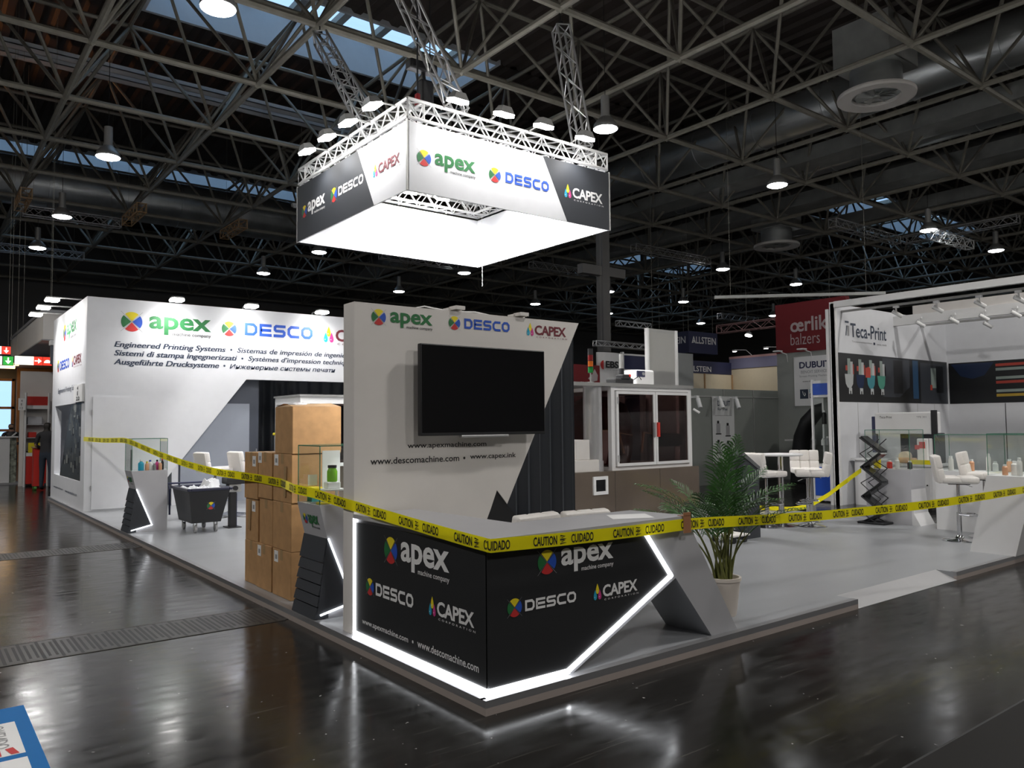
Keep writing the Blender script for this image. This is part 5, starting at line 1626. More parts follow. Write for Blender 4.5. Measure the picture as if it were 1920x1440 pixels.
# folding literature rack (zigzag of trays and scissor arms)
t = thing('literature_rack', 'black zigzag folding literature rack standing before the grey showcase pedestal', 'rack', (8.95, 2.45, PT))
zs = [1.36, 1.14, 0.92, 0.70, 0.48, 0.26, PT+0.02]
ys = [2.62, 2.28]
for i in range(6):
    za, zb = zs[i], zs[i+1]
    ya, yb = (2.60, 2.30) if i % 2 == 0 else (2.30, 2.60)
    for sx, off in ((8.84, 0), (9.06, 0)):
        m = MB(); m.path([(sx, ya, za), (sx, yb, zb)], 0.010, 6); obj('side_arm', m, BLACK, t)
        m = MB(); m.path([(sx, yb, za-0.02), (sx, (ya+yb)/2, (za+zb)/2-0.04), (sx, ya, zb-0.02)], 0.007, 6); obj('cross_link', m, BLACK, t)
    n_ = Vector((0, zb-za, -(yb-ya))).normalized()
    a, b_ = Vector((0, ya, za)), Vector((0, yb, zb))
    if True:
        m = MB()
        q = [(ya, za), (yb, zb), (yb+n_.y*0.03, zb+n_.z*0.03), (ya+n_.y*0.03, za+n_.z*0.03)]
        m.prism(q, 'x', 8.855, 9.045); obj('tray', m, M('smoky_tray', (0.03, 0.032, 0.034), 0.25), t)
m = MB(); m.rbox(8.80, 9.08, 2.24, 2.66, PT, PT+0.03, 0.01, 1); obj('base', m, BLACK, t)
# dark leaning info stand by the palm
t = thing('leaflet_stand', 'dark slanted leaflet stand with clear holder between palm and stools', 'stand', (6.35, 2.8, PT))
m = MB(); m.prism([(6.08, PT), (6.46, PT), (6.46, 0.97), (6.12, 1.16)], 'y', 2.72, 2.95); obj('body', m, CHARB, t)
m = MB(); m.prism([(6.10, 1.17), (6.46, 0.97), (6.48, 1.01), (6.12, 1.22)], 'y', 2.71, 2.94); obj('holder', m, M('clear_holder', (0.10, 0.105, 0.11), 0.15, spec=0.7), t)
m = MB(); m.prism([(6.15, 1.207), (6.44, 1.036), (6.442, 1.04), (6.152, 1.211)], 'y', 2.75, 2.90); obj('leaflet', m, PGREY, t)
t = thing('dolly', 'flat pale dolly board on black castors behind the palm pot', 'dolly', (6.1, 2.7, PT))
m = MB(); m.rbox(5.65, 6.0, 2.55, 2.95, PT+0.085, PT+0.11, 0.008, 2); obj('board', m, WARMW, t)
for x, y in ((5.72, 2.6), (5.95, 2.6), (5.72, 2.9), (5.95, 2.9)):
    m = MB(); m.tube((x, y-0.012, PT+0.04), (x, y+0.012, PT+0.04), 0.04, 16); m.box(x-0.015, x+0.015, y-0.014, y+0.014, PT+0.06, PT+0.085); obj('castor', m, BLACK, t, True)

# ================================================================== WHITE BOOTH ON THE RIGHT (lettered wall, mural, ceiling rails)
BXL, BYW = 11.63, 4.54
t = thing('white_booth', 'white open booth with dark mural band and Teca-Print lettering at right', 'booth', (14, 2, 0))
m = MB(); m.box(BXL, 16.4, BYW, BYW+0.08, 0, 3.90); wl = obj('side_wall', m, WALLW, t)
m = MB(); m.box(16.4, 16.48, -6, BYW+0.08, 0, 4.35); rw = obj('rear_wall', m, WALLW, t)
m = MB(); m.box(BXL+0.0, BXL+0.06, BYW-0.02, BYW+0.10, 0, 3.93); obj('post', m, PAPER, t)
m = MB(); m.box(BXL-0.01, BXL+0.04, BYW+0.12, BYW+0.18, 0, 3.80); obj('post', m, ALUW, t)
m = MB(); m.box(BXL-0.05, BXL+0.05, -6, BYW-0.02, 3.81, 3.93); obj('front_beam', m, PAPER, t)
m = MB(); m.box(13.95, 14.05, -6, BYW, 3.62, 3.82); obj('middle_beam', m, PAPER, t)
m = MB(); m.box(13.98, 14.02, -6, BYW-0.4, 3.82, 4.0); obj('fascia', m, WARMW, t)
m = MB(); m.box(BXL+0.25, BXL+0.30, -6, BYW, 3.74, 3.78); obj('lamp_rail', m, ALUD, t)
for x in (12.4, 13.2, 14.9, 15.7):
    m = MB(); m.box(x, x+0.01, BYW-0.002, BYW, 0.02, 1.98); obj('panel_joint', m, ALUD, wl)
MUR = [M('mural_black', (0.014, 0.015, 0.017), 0.35), M('mural_slate', (0.045, 0.05, 0.06), 0.35), M('mural_white', (0.50, 0.52, 0.52), 0.35), M('mural_blue', (0.03, 0.08, 0.16), 0.35),
       M('mural_teal', (0.06, 0.26, 0.30), 0.35), M('mural_green', (0.08, 0.30, 0.22), 0.35), M('mural_red', (0.45, 0.06, 0.04), 0.35), M('mural_yellow', (0.45, 0.30, 0.04), 0.35), M('mural_pale', (0.30, 0.36, 0.33), 0.35), M('mural_navy', (0.012, 0.025, 0.07), 0.35)]
d = Decal((BXL+0.05, BYW, 1.99), (1, 0, 0), (0, 0, 1), 0.004)
W_ = 16.4-BXL-0.06
d.rect(0, 0, W_, 0.96, 0)
d.rect(1.75, 0.12, 2.9, 0.93, 1, 1); d.rect(2.2, 0.2, 2.6, 0.9, 0, 2); d.rect(3.05, 0.1, 3.3, 0.93, 3, 1); d.rect(3.4, 0.0, W_, 0.9, 1, 1)
d.poly([(2.3, 0.05), (2.9, 0.35), (3.1, 0.0)], 0, 3); d.rect(3.9, 0.35, 4.15, 0.8, 8, 2); d.rect(4.15, 0.25, 4.5, 0.85, 0, 3); d.rect(3.85, 0.3, 3.95, 0.42, 6, 4)
for i, mi in enumerate((2, 9, 4, 5)):
    u = 0.42+0.42*i
    for rr_ in ((u-0.12, 0.62, 0.07, 0.1), (u+0.10, 0.55, 0.09, 0.2)):
        d.rect(rr_[0], rr_[1], rr_[0]+rr_[2], rr_[1]+rr_[3], 6, 1)
    d.rect(u-0.05, 0.52, u+0.06, 0.86, 8, 2)
    d.poly([(u-0.16, 0.55), (u-0.13, 0.36), (u-0.06, 0.28), (u+0.07, 0.28), (u+0.14, 0.36), (u+0.17, 0.55)], mi, 3)
    d.rect(u+0.06, 0.42, u+0.15, 0.80, 2, 2); d.rect(u-0.02, 0.16, u+0.10, 0.28, 2, 3); d.rect(u+0.02, 0.16, u+0.06, 0.22, 0, 4)
d.rect(1.05, 0.5, 1.25, 0.70, 6, 4)
obj('mural', d, MUR, wl)
d = Decal((BXL, BYW, 0), (1, 0, 0), (0, 0, 1), 0.004)
d.text('Teca-Print', 0.58, 3.28, 2.0, 3.56, LIB, bold=0.012)
obj('lettering', d, LOGO, wl)
d = Decal((BXL, BYW, 0), (1, 0, 0), (0, 0, 1), 0.004)
d.text('Tampondruckmaschinen', 0.62, 3.17, 1.40, 3.215, LGR)
obj('lettering', d, LOGO, wl)
d = Decal((BXL, BYW, 0), (1, 0, 0), (0, 0, 1), 0.004)
d.text('swiss made', 1.60, 3.17, 2.0, 3.215, LGR); d.rect(1.46, 3.17, 1.53, 3.22, LIB)
obj('lettering', d, LOGO, wl)
d = Decal((BXL, BYW, 0), (1, 0, 0), (0, 0, 1), 0.004)
d.rect(0.38, 3.555, 0.52, 3.59, LIB); d.poly([(0.39, 3.30), (0.43, 3.50), (0.46, 3.50), (0.42, 3.30)], LIB); d.rect(0.46, 3.30, 0.53, 3.50, LGR)
obj('logo', d, LOGO, wl)
d = Decal((16.4, 4.50, 1.99), (0, -1, 0), (0, 0, 1), 0.004)
d.rect(0, 0, 10.4, 0.93, 0)
d.poly([(0.05, 0.9), (0.95, 0.9), (0.75, 0.62), (0.5, 0.55), (0.25, 0.62)], 9, 1)
for i in range(9):
    v = 0.86-i*0.095
    mi = (6, 8, 0, 8, 6, 0, 8, 7, 0)[i]
    d.poly([(0.98, v), (4.5, v+0.02), (4.5, v-0.03), (0.98, v-0.06)], mi, 1)
obj('mural', d, MUR, rw)
for y in (3.35, 2.05, 0.7):
    m = MB(); m.box(16.394, 16.4, y, y+0.012, 0.02, 1.98); obj('panel_joint', m, BLACK, rw)
for i, (x, y, n) in enumerate(((11.9, 3.47, 'first from the corner post, front row'), (11.9, 2.75, 'second from the corner post, front row'), (11.9, 2.05, 'third from the corner post, front row'), (11.9, 1.45, 'fourth from the corner post, front row'),
        (13.85, 3.95, 'first of the inner row, nearest the lettered wall'), (13.85, 3.3, 'second of the inner row'), (13.85, 2.75, 'third of the inner row'), (13.85, 2.2, 'fourth of the inner row'), (15.2, 3.2, 'left one near the rear wall'), (15.2, 2.3, 'right one near the rear wall'))):
    t2 = thing('track_spotlight', 'unlit white booth ceiling spotlight, %s' % n, 'spotlight', (x, y, 3.6))
    m = MB(); m.tube((x, y, 3.60), (x, y, 3.78 if x < 12 else 3.70), 0.016, 8); m.box(x-0.025, x+0.025, y-0.05, y+0.05, 3.70, 3.74); obj('bracket', m, PAPER, t2)
    m = MB(); m.tube((x-0.04, y+0.05, 3.64), (x+0.07, y-0.07, 3.54), 0.037, 14); obj('lamp_body', m, PAPER, t2, True)
m = MB(); m.box(15.15, 15.25, -6, BYW, 3.70, 3.74); obj('lamp_rail', m, ALUD, t)
# press on a cabinet in the white booth
t = thing('printing_press', 'white bench press with Teca-Print lettering on a white cabinet in the booth', 'machine', (12.6, 3.6, 0))
m = MB(); m.box(11.95, 12.7, 2.95, 3.80, 0.16, 0.78); cb = obj('cabinet', m, WHITE, t)
m = MB(); m.box(11.945, 11.95, 2.99, 3.76, 0.20, 0.70); dr = obj('door', m, WHITE, cb)
m = MB()
for y in (3.12, 3.04): m.tube((11.93, y, 0.45), (11.945, y, 0.45), 0.012, 10)
obj('knob', m, BLACK, cb)
m = MB(); m.box(12.0, 12.65, 3.0, 3.75, 0.0, 0.16); obj('plinth', m, BLACK, t)
m = MB(); m.box(11.93, 12.72, 2.93, 3.82, 0.78, 0.82); obj('worktop', m, WHITE, t)
m = MB(); m.rbox(12.35, 12.75, 3.12, 4.18, 1.36, 1.77, 0.02, 2); hd = obj('housing', m, PAPER, t)
d = Decal((12.35, 4.18, 1.36), (0, -1, 0), (0, 0, 1), 0.003)
d.text('Teca-Print', 0.10, 0.30, 0.34, 0.345, LK); d.text('TPE 301', 0.80, 0.30, 0.98, 0.335, LGR)
obj('lettering', d, LOGO, hd)
m = MB(); m.rbox(12.45, 12.75, 3.05, 3.75, 0.82, 1.38, 0.02, 2); obj('press_body', m, CHARB, t)
m = MB(); m.rbox(12.25, 12.5, 3.15, 3.35, 0.82, 1.28, 0.02, 2); obj('press_column', m, PAPER, t)
m = MB(); m.box(12.24, 12.25, 3.2, 3.30, 1.10, 1.22); m.box(12.24, 12.25, 3.30, 3.38, 1.08, 1.16); obj('red_label', m, REDB, t)
m = MB(); m.tube((12.15, 3.55, 0.95), (12.30, 3.55, 0.95), 0.09, 20); obj('ink_cup', m, CREAM, t, True)
m = MB(); m.tube((12.1, 3.62, 0.88), (12.1, 3.30, 0.88), 0.05, 14); obj('clamp', m, CARDL, t, True)
m = MB(); m.box(12.3, 12.34, 3.0, 3.10, 1.35, 1.80); m.path([(12.32, 3.05, 1.35), (12.32, 2.95, 1.20)], 0.012, 6); obj('side_monitor', m, BLACK, t)
m = MB(); m.rbox(12.4, 12.5, 4.19, 4.27, 1.0, 1.70, 0.01, 2); obj('side_hose', m, NAVY, t)
m = MB(); m.box(11.935, 11.945, 2.84, 3.34, 0.79, 0.90)
tag(obj('caution_tape', m, YEL), 'short yellow tape band in front of the booth cabinet top', 'tape')
m = MB(); m.box(12.0, 12.45, 3.9, 4.5, 0.86, 0.89); m.box(12.05, 12.08, 3.95, 4.45, 0, 0.86); tag(obj('side_table', m, WHITE), 'narrow white shelf table against the lettered booth wall', 'table')
t = thing('notice_board', 'small white notice on a stand at the right picture edge', 'notice', (14.2, 1.5, 0))
m = MB(); m.box(14.2, 14.22, 1.30, 2.05, 1.42, 1.72); obj('sheet', m, PAPER, t)
m = MB(); m.box(14.205, 14.235, 1.6, 1.64, 0, 1.42); obj('stand', m, ALUD, t)

# ================================================================== STANDS BEHIND
# red and grey wall
RX, GYW = 17.1, 9.45
t = thing('red_topped_wall', 'grey wall topped by red oerlikon balzers board, left of the white booth', 'wall', (17.3, 7.5, 0))
GRN = M('grey_green_board', (0.30, 0.315, 0.295), 0.6)
m = MB(); m.box(RX, RX+0.15, 4.9, GYW, 0, 3.56); obj('board', m, GRN, t)
m = MB(); m.box(RX-0.02, RX+0.17, 7.32, GYW, 3.56, 4.95); rd = obj('red_board', m, REDP, t)
d = Decal((RX-0.02, GYW, 0), (0, -1, 0), (0, 0, 1), 0.004)
d.text('\u0153rlikon', 0.47, 4.12, 2.10, 4.52, 0, bold=0.02); d.text('balzers', 0.47, 3.76, 1.36, 4.08, 0, bold=-0.006)
obj('lettering', d, M('faded_white_print', (0.50, 0.42, 0.42), 0.5), rd)
for y in (9.1, 8.35):
    m = MB(); m.path([(RX, y, 3.30), (RX-0.05, y, 3.52), (RX-0.25, y+0.12, 3.60)], 0.012, 6); m.rbox(RX-0.40, RX-0.2, y+0.02, y+0.22, 3.58, 3.62, 0.01, 1); obj('arm_lamp', m, PAPER, t)
t = thing('grey_partition', 'long dull grey-green partition wall behind the palm and stools', 'wall', (15, 9.5, 0))
GRD = M('grey_green_dark', (0.21, 0.225, 0.21), 0.65)
m = MB(); m.box(11.5, RX, GYW, GYW+0.1, 0, 2.50); obj('board', m, GRD, t)
m = MB(); m.box(11.5, RX, GYW-0.02, GYW, 2.28, 2.31); m.box(12.6, 12.63, GYW-0.02, GYW, 0, 2.5); m.box(14.6, 14.63, GYW-0.02, GYW, 0, 2.5); m.box(15.9, 15.93, GYW-0.02, GYW, 0, 2.5); obj('joint_strip', m, ALUD, t)
# posters
t = thing('wall_poster', 'white DUBUIT poster on the grey wall below the red board', 'poster', (17.08, 8.2, 2.1))
m = MB(); m.box(RX-0.025, RX, 7.50, 8.90, 2.05, 3.42); ps = obj('sheet', m, PAPER, t)
d = Decal((RX-0.025, 8.90, 2.05), (0, -1, 0), (0, 0, 1), 0.003)
d.text('DUBUIT', 0.17, 1.04, 1.10, 1.22, 0, bold=0.03); d.text('BENOIT SERVICES', 0.22, 0.90, 1.05, 0.98, 2); d.text('Screen Printing Machinery', 0.17, 0.78, 1.10, 0.85, 3); d.text('www.dubuitbenoit.com', 0.26, 0.66, 0.98, 0.70, 1)
d.rect(0.17, 0.20, 0.42, 0.46, 4); d.band([(0.25, 0.41), (0.27, 0.33), (0.31, 0.28), (0.34, 0.32), (0.31, 0.37)], 0.02, 5, k=2)
d.text('Encres', 0.45, 0.37, 0.70, 0.45, 6); d.text('DUBUIT', 0.46, 0.21, 1.05, 0.34, 4, bold=0.02)
obj('lettering', d, [NAVY, INK, PGREY, PGREY, INKB, PWHITE, PCYAN], ps)
t = thing('wall_poster', 'tall white poster with small machine pictures on the dull partition', 'poster', (14.6, 9.4, 0.9))
m = MB(); m.box(14.10, 15.02, GYW-0.03, GYW-0.02, 0.55, 2.30); ps = obj('sheet', m, M('poster_grey', (0.55, 0.56, 0.56), 0.6), t)
d = Decal((14.10, GYW-0.03, 0.55), (1, 0, 0), (0, 0, 1), 0.003)
d.text('DUBUIT', 0.22, 1.50, 0.75, 1.64, 0, bold=0.02); d.text('for you', 0.22, 1.36, 0.62, 1.46, 0, bold=0.01)
d.rect(0.10, 1.24, 0.82, 1.252, 1)
for u, v in ((0.15, 0.78), (0.55, 0.72), (0.15, 0.28), (0.55, 0.25)):
    d.rect(u, v, u+0.16, v+0.26, 1); d.rect(u+0.03, v+0.26, u+0.12, v+0.33, 2); d.rect(u-0.03, v-0.03, u+0.2, v, 2)
obj('print', d, [INKB, PGREY, INK], ps)
for i, (x, n) in enumerate(((13.28, 'left of the tall poster, by the machine'), (14.18, 'left of the pair above the tall poster'), (14.86, 'right of the pair above the tall poster'))):
    t2 = thing('wall_spotlight', 'white spotlight %s' % n, 'spotlight', (x, 9.3, 2.2))
    m = MB(); m.tube((x, GYW-0.02, 2.26), (x, 9.25, 2.26), 0.02, 8); m.box(x-0.05, x+0.05, 9.22, 9.30, 2.24, 2.30); obj('bracket', m, PAPER, t2)
    m = MB(); m.tube((x+0.02, 9.24, 2.22), (x-0.06, 9.10, 1.98), 0.055, 14); obj('lamp_body', m, PAPER, t2, True)
# black curved machine and shelf
t = thing('curved_machine', 'black curved machine arm beside the blue glass cabinet', 'machine', (16.5, 7.9, 0))
m = MB()
Pc = [(16.3, 8.30, 0.0), (16.3, 8.28, 0.7), (16.3, 8.22, 1.2), (16.3, 8.05, 1.6), (16.3, 7.75, 1.9), (16.3, 7.4, 2.0)]
m.path(Pc, [0.26, 0.24, 0.22, 0.20, 0.18, 0.15], 14); obj('arm', m, BLACK, t, True)
m = MB(); m.rbox(16.0, 16.7, 7.2, 8.4, 0, 0.5, 0.03, 2); obj('base', m, BLACK, t)
m = MB(); m.box(16.3, 17.0, 8.25, 8.75, 1.10, 1.14); m.box(16.9, 17.0, 8.3, 8.7, 0.9, 1.10); tag(obj('wall_shelf', m, PAPER), 'small white wall shelf left of the black curved machine', 'shelf')
# blue and glass cabinet
t = thing('glass_cabinet', 'tall glass cabinet with blue header and blue base beside the white booth', 'cabinet', (12.3, 5.05, 0))
y0, y1 = 4.84, 5.28
for x in (12.0, 12.4):
    for y in (y0, y1):
        m = MB(); m.box(x-0.02, x+0.02, y-0.02, y+0.02, 0, 2.46); obj('post', m, ALUW, t)
m = MB(); m.box(12.0, 12.4, y0, y1, 2.10, 2.44); hd = obj('header', m, PAPER, t)
m = MB(); m.box(11.99, 12.0, y0+0.02, y1-0.02, 2.15, 2.38); obj('blue_band', m, ROYAL, hd)
m = MB(); m.box(12.0, 12.4, y0, y1, 0.03, 0.76); bs = obj('base', m, PAPER, t)
m = MB(); m.box(11.99, 12.0, y0+0.02, y1-0.02, 0.13, 0.70); obj('blue_band', m, ROYAL, bs)
m = MB(); m.box(12.005, 12.01, y0, y1, 0.76, 2.10); m.box(12.01, 12.39, y0, y0+0.005, 0.76, 2.10); m.box(12.01, 12.39, y1-0.005, y1, 0.76, 2.10); obj('glass_door', m, GLASS, t)
m = MB(); m.box(12.385, 12.39, y0+0.01, y1-0.01, 0.76, 2.10); obj('rear_panel', m, GRN, t)
for z in (1.12, 1.55):
    m = MB(); m.box(12.02, 12.38, y0+0.01, y1-0.01, z, z+0.01); obj('shelf', m, GLASS, t)
for i, (y, z, h, mt, lb) in enumerate(((5.15, 1.56, 0.28, INK, 'black flask upper left in the blue glass cabinet'), (4.98, 1.56, 0.30, PAPER, 'white bottle upper right in the blue glass cabinet'), (5.18, 1.13, 0.14, PAPER, 'small white bottle left on the middle cabinet shelf'),
        (5.08, 1.13, 0.18, PGREY, 'grey bottle centre of the middle cabinet shelf'), (4.96, 1.13, 0.26, PAPER, 'tall white bottle right on the middle cabinet shelf'), (5.12, 0.77, 0.20, INKB, 'dark jar left at the cabinet bottom'), (4.97, 0.77, 0.18, INKB, 'dark jar right at the cabinet bottom'))):
    small_jar(12.2, y, z, 0.045, h, mt, lb)
# EBS stand
t = thing('banner_wall', 'white curved EBS banner wall beyond the machine roof', 'banner', (13.4, 12.5, 0))
m = MB()
N = 12
for i in range(N):
    a, b_ = i/N, (i+1)/N
    f_ = lambda s: (12.95+0.95*s, 12.5-0.10*sin(pi*s))
    (xa, ya), (xb, yb) = f_(a), f_(b_)
    m.face([(xa, ya, 0), (xb, yb, 0), (xb, yb, 3.65), (xa, ya, 3.65)]); m.face([(xb, yb+0.05, 0), (xa, ya+0.05, 0), (xa, ya+0.05, 3.65), (xb, yb+0.05, 3.65)])
pn = obj('panel', m, PAPER, t)
d = Decal((12.95, 12.37, 0), (1, 0, 0), (0, 0, 1), 0.0)
d.text('EBS', 0.20, 3.20, 0.72, 3.40, LK, bold=0.035); d.disc(0.12, 3.28, 0.13, pi/2, 1.5*pi, LR); d.text('INK JET SYSTEMS', 0.22, 3.12, 0.72, 3.16, LGR)
obj('lettering', d, LOGO, pn)
m = MB(); m.box(13.92, 13.98, 12.45, 12.55, 0, 3.7); obj('post', m, ALUW, t)
t = thing('blue_panel_wall', 'navy panel wall with pale rails behind the white projector', 'wall', (14.5, 12.6, 0))
m = MB(); m.box(14.0, 15.5, 12.6, 12.7, 0, 3.66); obj('panel', m, NAVY, t)
m = MB()
for z in (3.62, 3.16, 2.7): m.box(14.0, 15.5, 12.57, 12.6, z, z+0.05)
obj('rail', m, ALUW, t)
truss('thin truss above the EBS banner and the navy panels', (12.9, 12.55, 3.9), (15.6, 12.55, 3.9), 0.14, 0.2, name='truss_beam', hang=True)
t = thing('red_banner', 'red banner with pale emblem behind the signal tower', 'banner', (12.1, 12.05, 0))
m = MB(); m.box(11.3, 12.6, 12.05, 12.1, 0, 3.22); pn = obj('panel', m, REDP, t)
d = Decal((11.3, 12.05, 0), (1, 0, 0), (0, 0, 1), 0.003)
d.poly([(0.85, 2.85), (1.02, 2.98), (1.10, 3.12), (1.22, 2.95), (1.2, 2.80), (1.0, 2.76)], 0)
d.text('SUN', 0.55, 2.62, 0.95, 2.76, 0, bold=0.02)
obj('emblem', d, M('pale_print', (0.45, 0.40, 0.40), 0.5), pn)
# grey tower panel, cream walls, navy cube
m = MB(); m.box(14.75, 15.55, 11.2, 11.3, 0, 3.62); tag(obj('grey_partition', m, M('mid_grey_board', (0.33, 0.345, 0.34), 0.6)), 'plain grey panel left below the ALLSTEIN cube', 'panel')
t = thing('hanging_cube', 'navy hanging ALLSTEIN cube sign above the cream walls', 'hanging sign', (20.8, 16, 4.9))
m = MB(); m.box(19.99, 21.65, 15.0, 16.6, 4.18, 4.98); cu = obj('panel', m, NAVY, t)
d = Decal((19.99, 15.0, 4.18), (1, 0, 0), (0, 0, 1), 0.003); d.text('ALLSTEIN', 0.16, 0.36, 1.56, 0.62, LW, bold=0.015); d.poly([(0.16, 0.36), (0.34, 0.40), (0.34, 0.43), (0.18, 0.40)], LW); obj('lettering', d, LOGO, cu)
d = Decal((19.99, 16.6, 4.18), (0, -1, 0), (0, 0, 1), 0.003); d.text('ALLSTEIN', 0.10, 0.36, 1.45, 0.62, LW, bold=0.015); obj('lettering', d, LOGO, cu)
m = MB()
for x, y in ((20.1, 15.1), (21.5, 15.1), (20.1, 16.5), (21.5, 16.5)): m.tube((x, y, 4.98), (x, y, ZC+0.1), 0.006, 5)
obj('hanging_wire', m, STEELD, t)
t = thing('cream_wall', 'cream wall of a far stand with purple top band under the ALLSTEIN cube', 'wall', (22, 14, 0))
m = MB(); m.box(22.0, 22.1, 11.5, 14.7, 0, 3.62); m.box(16.4, 22.0, 14.6, 14.7, 0, 3.40); obj('board', m, CREAM, t)
m = MB(); m.box(21.95, 22.12, 11.5, 14.7, 3.62, 4.0); obj('top_band', m, M('lilac_band', (0.20, 0.20, 0.32), 0.5), t)
m = MB(); m.box(21.94, 22.12, 11.5, 14.7, 4.0, 4.08); obj('top_rail', m, M('pale_red_rail', (0.55, 0.33, 0.33), 0.5), t)
m = MB(); m.box(16.4, 21.9, 14.58, 14.6, 3.40, 3.85); bd = obj('navy_fascia', m, NAVY, t)
d = Decal((16.4, 14.58, 3.4), (1, 0, 0), (0, 0, 1), 0.003); d.text('ALLSTEIN', 2.9, 0.06, 4.3, 0.26, LW, bold=0.015); obj('lettering', d, LOGO, bd)
m = MB()
for x in (18.2, 19.4, 20.3, 21.9):
    m = MB(); m.box(x, x+0.05, 14.56, 14.6, 0, 3.4); obj('post', m, CARDL, t)
for x, y in ((20.9, 13.7), (20.9, 12.4)):  # two arm lamps added only to brighten the cream wall
    m = MB(); m.path([(22.0, y, 4.05), (21.6, y, 4.25), (20.95, y, 4.22)], 0.012, 6); m.rbox(20.85, 21.0, y-0.06, y+0.06, 4.16, 4.22, 0.01, 1); obj('arm_lamp', m, PAPER, t)
    m = MB(); m.box(20.87, 20.98, y-0.05, y+0.05, 4.15, 4.16); obj('lamp_glass', m, SMALLM, t)
    spot('wall_fill_beam', (20.92, y, 4.13), (21.9, y+0.5, 2.9), 16, 130, 0.9, 0.05, (1, 0.95, 0.88), t)
t = thing('truss_beam', 'red lit truss carrying three small lamps left of the red board', 'truss', (26, 14, 5.6))
m = MB(); lattice(m, (27.0, 19.0, 5.9), (27.0, 12.2, 5.9), 0.35, 0.5, 0.03, 0.018); obj('lattice', m, M('pinkish_alu', (0.50, 0.30, 0.29), 0.4, 0.5), t, True)
m = MB()
for y in (17.5, 13.5): m.tube((27, y, 6.07), (27, y, ZC+0.1), 0.008, 5)
obj('hanging_wire', m, STEELD, t)
for y, n in ((17.3, 'left'), (15.5, 'middle'), (13.8, 'right')):
    t2 = thing('stage_lamp', 'small glowing lamp under the far red truss, %s one' % n, 'spotlight', (26.9, y, 5.5))
    m = MB(); m.tube((26.95, y, 5.74), (26.9, y, 5.56), 0.02, 8); m.tube((26.9, y, 5.58), (26.85, y, 5.46), 0.12, 14, 0, 0.17); obj('housing', m, ALUD, t2, True)
    m = MB(); m.tube((26.848, y, 5.455), (26.845, y, 5.445), 0.16, 14); obj('lamp_glass', m, SMALLM, t2)
t = thing('white_beam', 'long thin white beam running above the red wall towards the booth', 'beam', (15.2, 9, 4.3))
m = MB(); m.prism([(12.89, 8.33), (15.78, 5.59), (15.86, 5.67), (12.97, 8.41)], 'z', 4.62, 4.69); obj('beam', m, DUCTG, t)
m = MB()
for x, y in ((13.2, 8.10), (15.5, 5.92)): m.tube((x, y, 4.69), (x, y, ZC+0.1), 0.004, 5)
obj('hanging_wire', m, STEELD, t)

# ================================================================== FAR LEFT: NEXT STANDS, SIGNS, PEOPLE
t = thing('fascia_box', 'white hanging fascia box at the far left above the exit signs', 'fascia', (0.5, 21.5, 3.75))
m = MB(); m.box(-0.03, 2.2, 18.0, 25.2, 3.75, 4.44); obj('fascia', m, WARMW, t)
m = MB(); m.box(-0.06, 2.23, 17.97, 25.23, 4.40, 4.47); obj('top_trim', m, PGREY, t)
m = MB(); m.box(-0.05, 2.2, 18.0, 25.2, 3.72, 3.75); obj('bottom_trim', m, PGREY, t)
m = MB()
for y in (18.5, 24.5): m.tube((0.2, y, 4.47), (0.2, y, ZC+0.1), 0.004, 5)
obj('hanging_wire', m, STEELD, t)
t = thing('wall_projector_lamp', 'dark lamp hanging under the fascia box beside the tall white wall', 'lamp', (0.24, 17.9, 3.7))
m = MB(); m.rbox(0.10, 0.30, 17.85, 18.05, 3.60, 3.72, 0.01, 1); obj('bracket', m, PAPER, t)
m = MB(); m.tube((0.22, 17.95, 3.62), (0.22, 17.95, 3.15), 0.10, 14); obj('housing', m, GREYD, t, True)
def exit_sign(name, label, x0, x1, z0, z1, y, cells):
    t = thing(name, label, 'sign', ((x0+x1)/2, y, z0))
    m = MB(); m.box(x0-0.01, x1+0.01, y, y+0.08, z0-0.01, z1+0.01); bx = obj('casing', m, BLACK, t)
    for (a, b_, mt, mark) in cells:
        m = MB(); m.box(a, b_, y-0.006, y, z0, z1); f_ = obj('face', m, mt, bx)
        if mark:
            d = Decal((0, y-0.006, 0), (1, 0, 0), (0, 0, 1), 0.002)
            c, zc, h = (a+b_)/2, (z0+z1)/2, (z1-z0)
            if mark == 'right': d.band([(c-0.36*h, zc), (c+0.15*h, zc)], 0.14*h, 0); d.poly([(c, zc-0.3*h), (c+0.36*h, zc), (c, zc+0.3*h)], 0, 1)
            if mark == 'down': d.band([(c, zc+0.36*h), (c, zc-0.1*h)], 0.14*h, 0); d.poly([(c-0.3*h, zc), (c, zc-0.38*h), (c+0.3*h, zc)], 0, 1)
            if mark == 'dome': d.disc(c, zc-0.2*h, 0.36*h, 0, pi, 0)
            obj('pictogram', d, SIGNW, f_)
    m = MB()
    for x in (x0+0.05, x1-0.05): m.tube((x, y+0.04, z1+0.01), (x, y+0.04, ZC+0.1), 0.003, 5)
    obj('hanging_wire', m, STEELD, bx)
exit_sign('exit_sign', 'lit red and white sign with arrow pointing right beside the tall wall', -0.50, 0.29, 3.19, 3.40, 19.0, [(-0.50, -0.10, SIGNW, None), (-0.10, 0.09, SIGNR, 'right'), (0.10, 0.29, SIGNR, 'dome')])
exit_sign('exit_sign', 'lit green sign with white down arrow at the left picture edge', -1.0, -0.53, 3.17, 3.38, 19.0, [(-1.0, -0.76, SIGNW, None), (-0.74, -0.53, SIGNG, 'down')])
exit_sign('exit_sign', 'upper lit red sign with white down arrow at the left picture edge', -1.2, -0.58, 3.44, 3.63, 19.1, [(-1.2, -0.77, SIGNW, None), (-0.76, -0.58, SIGNR, 'down')])
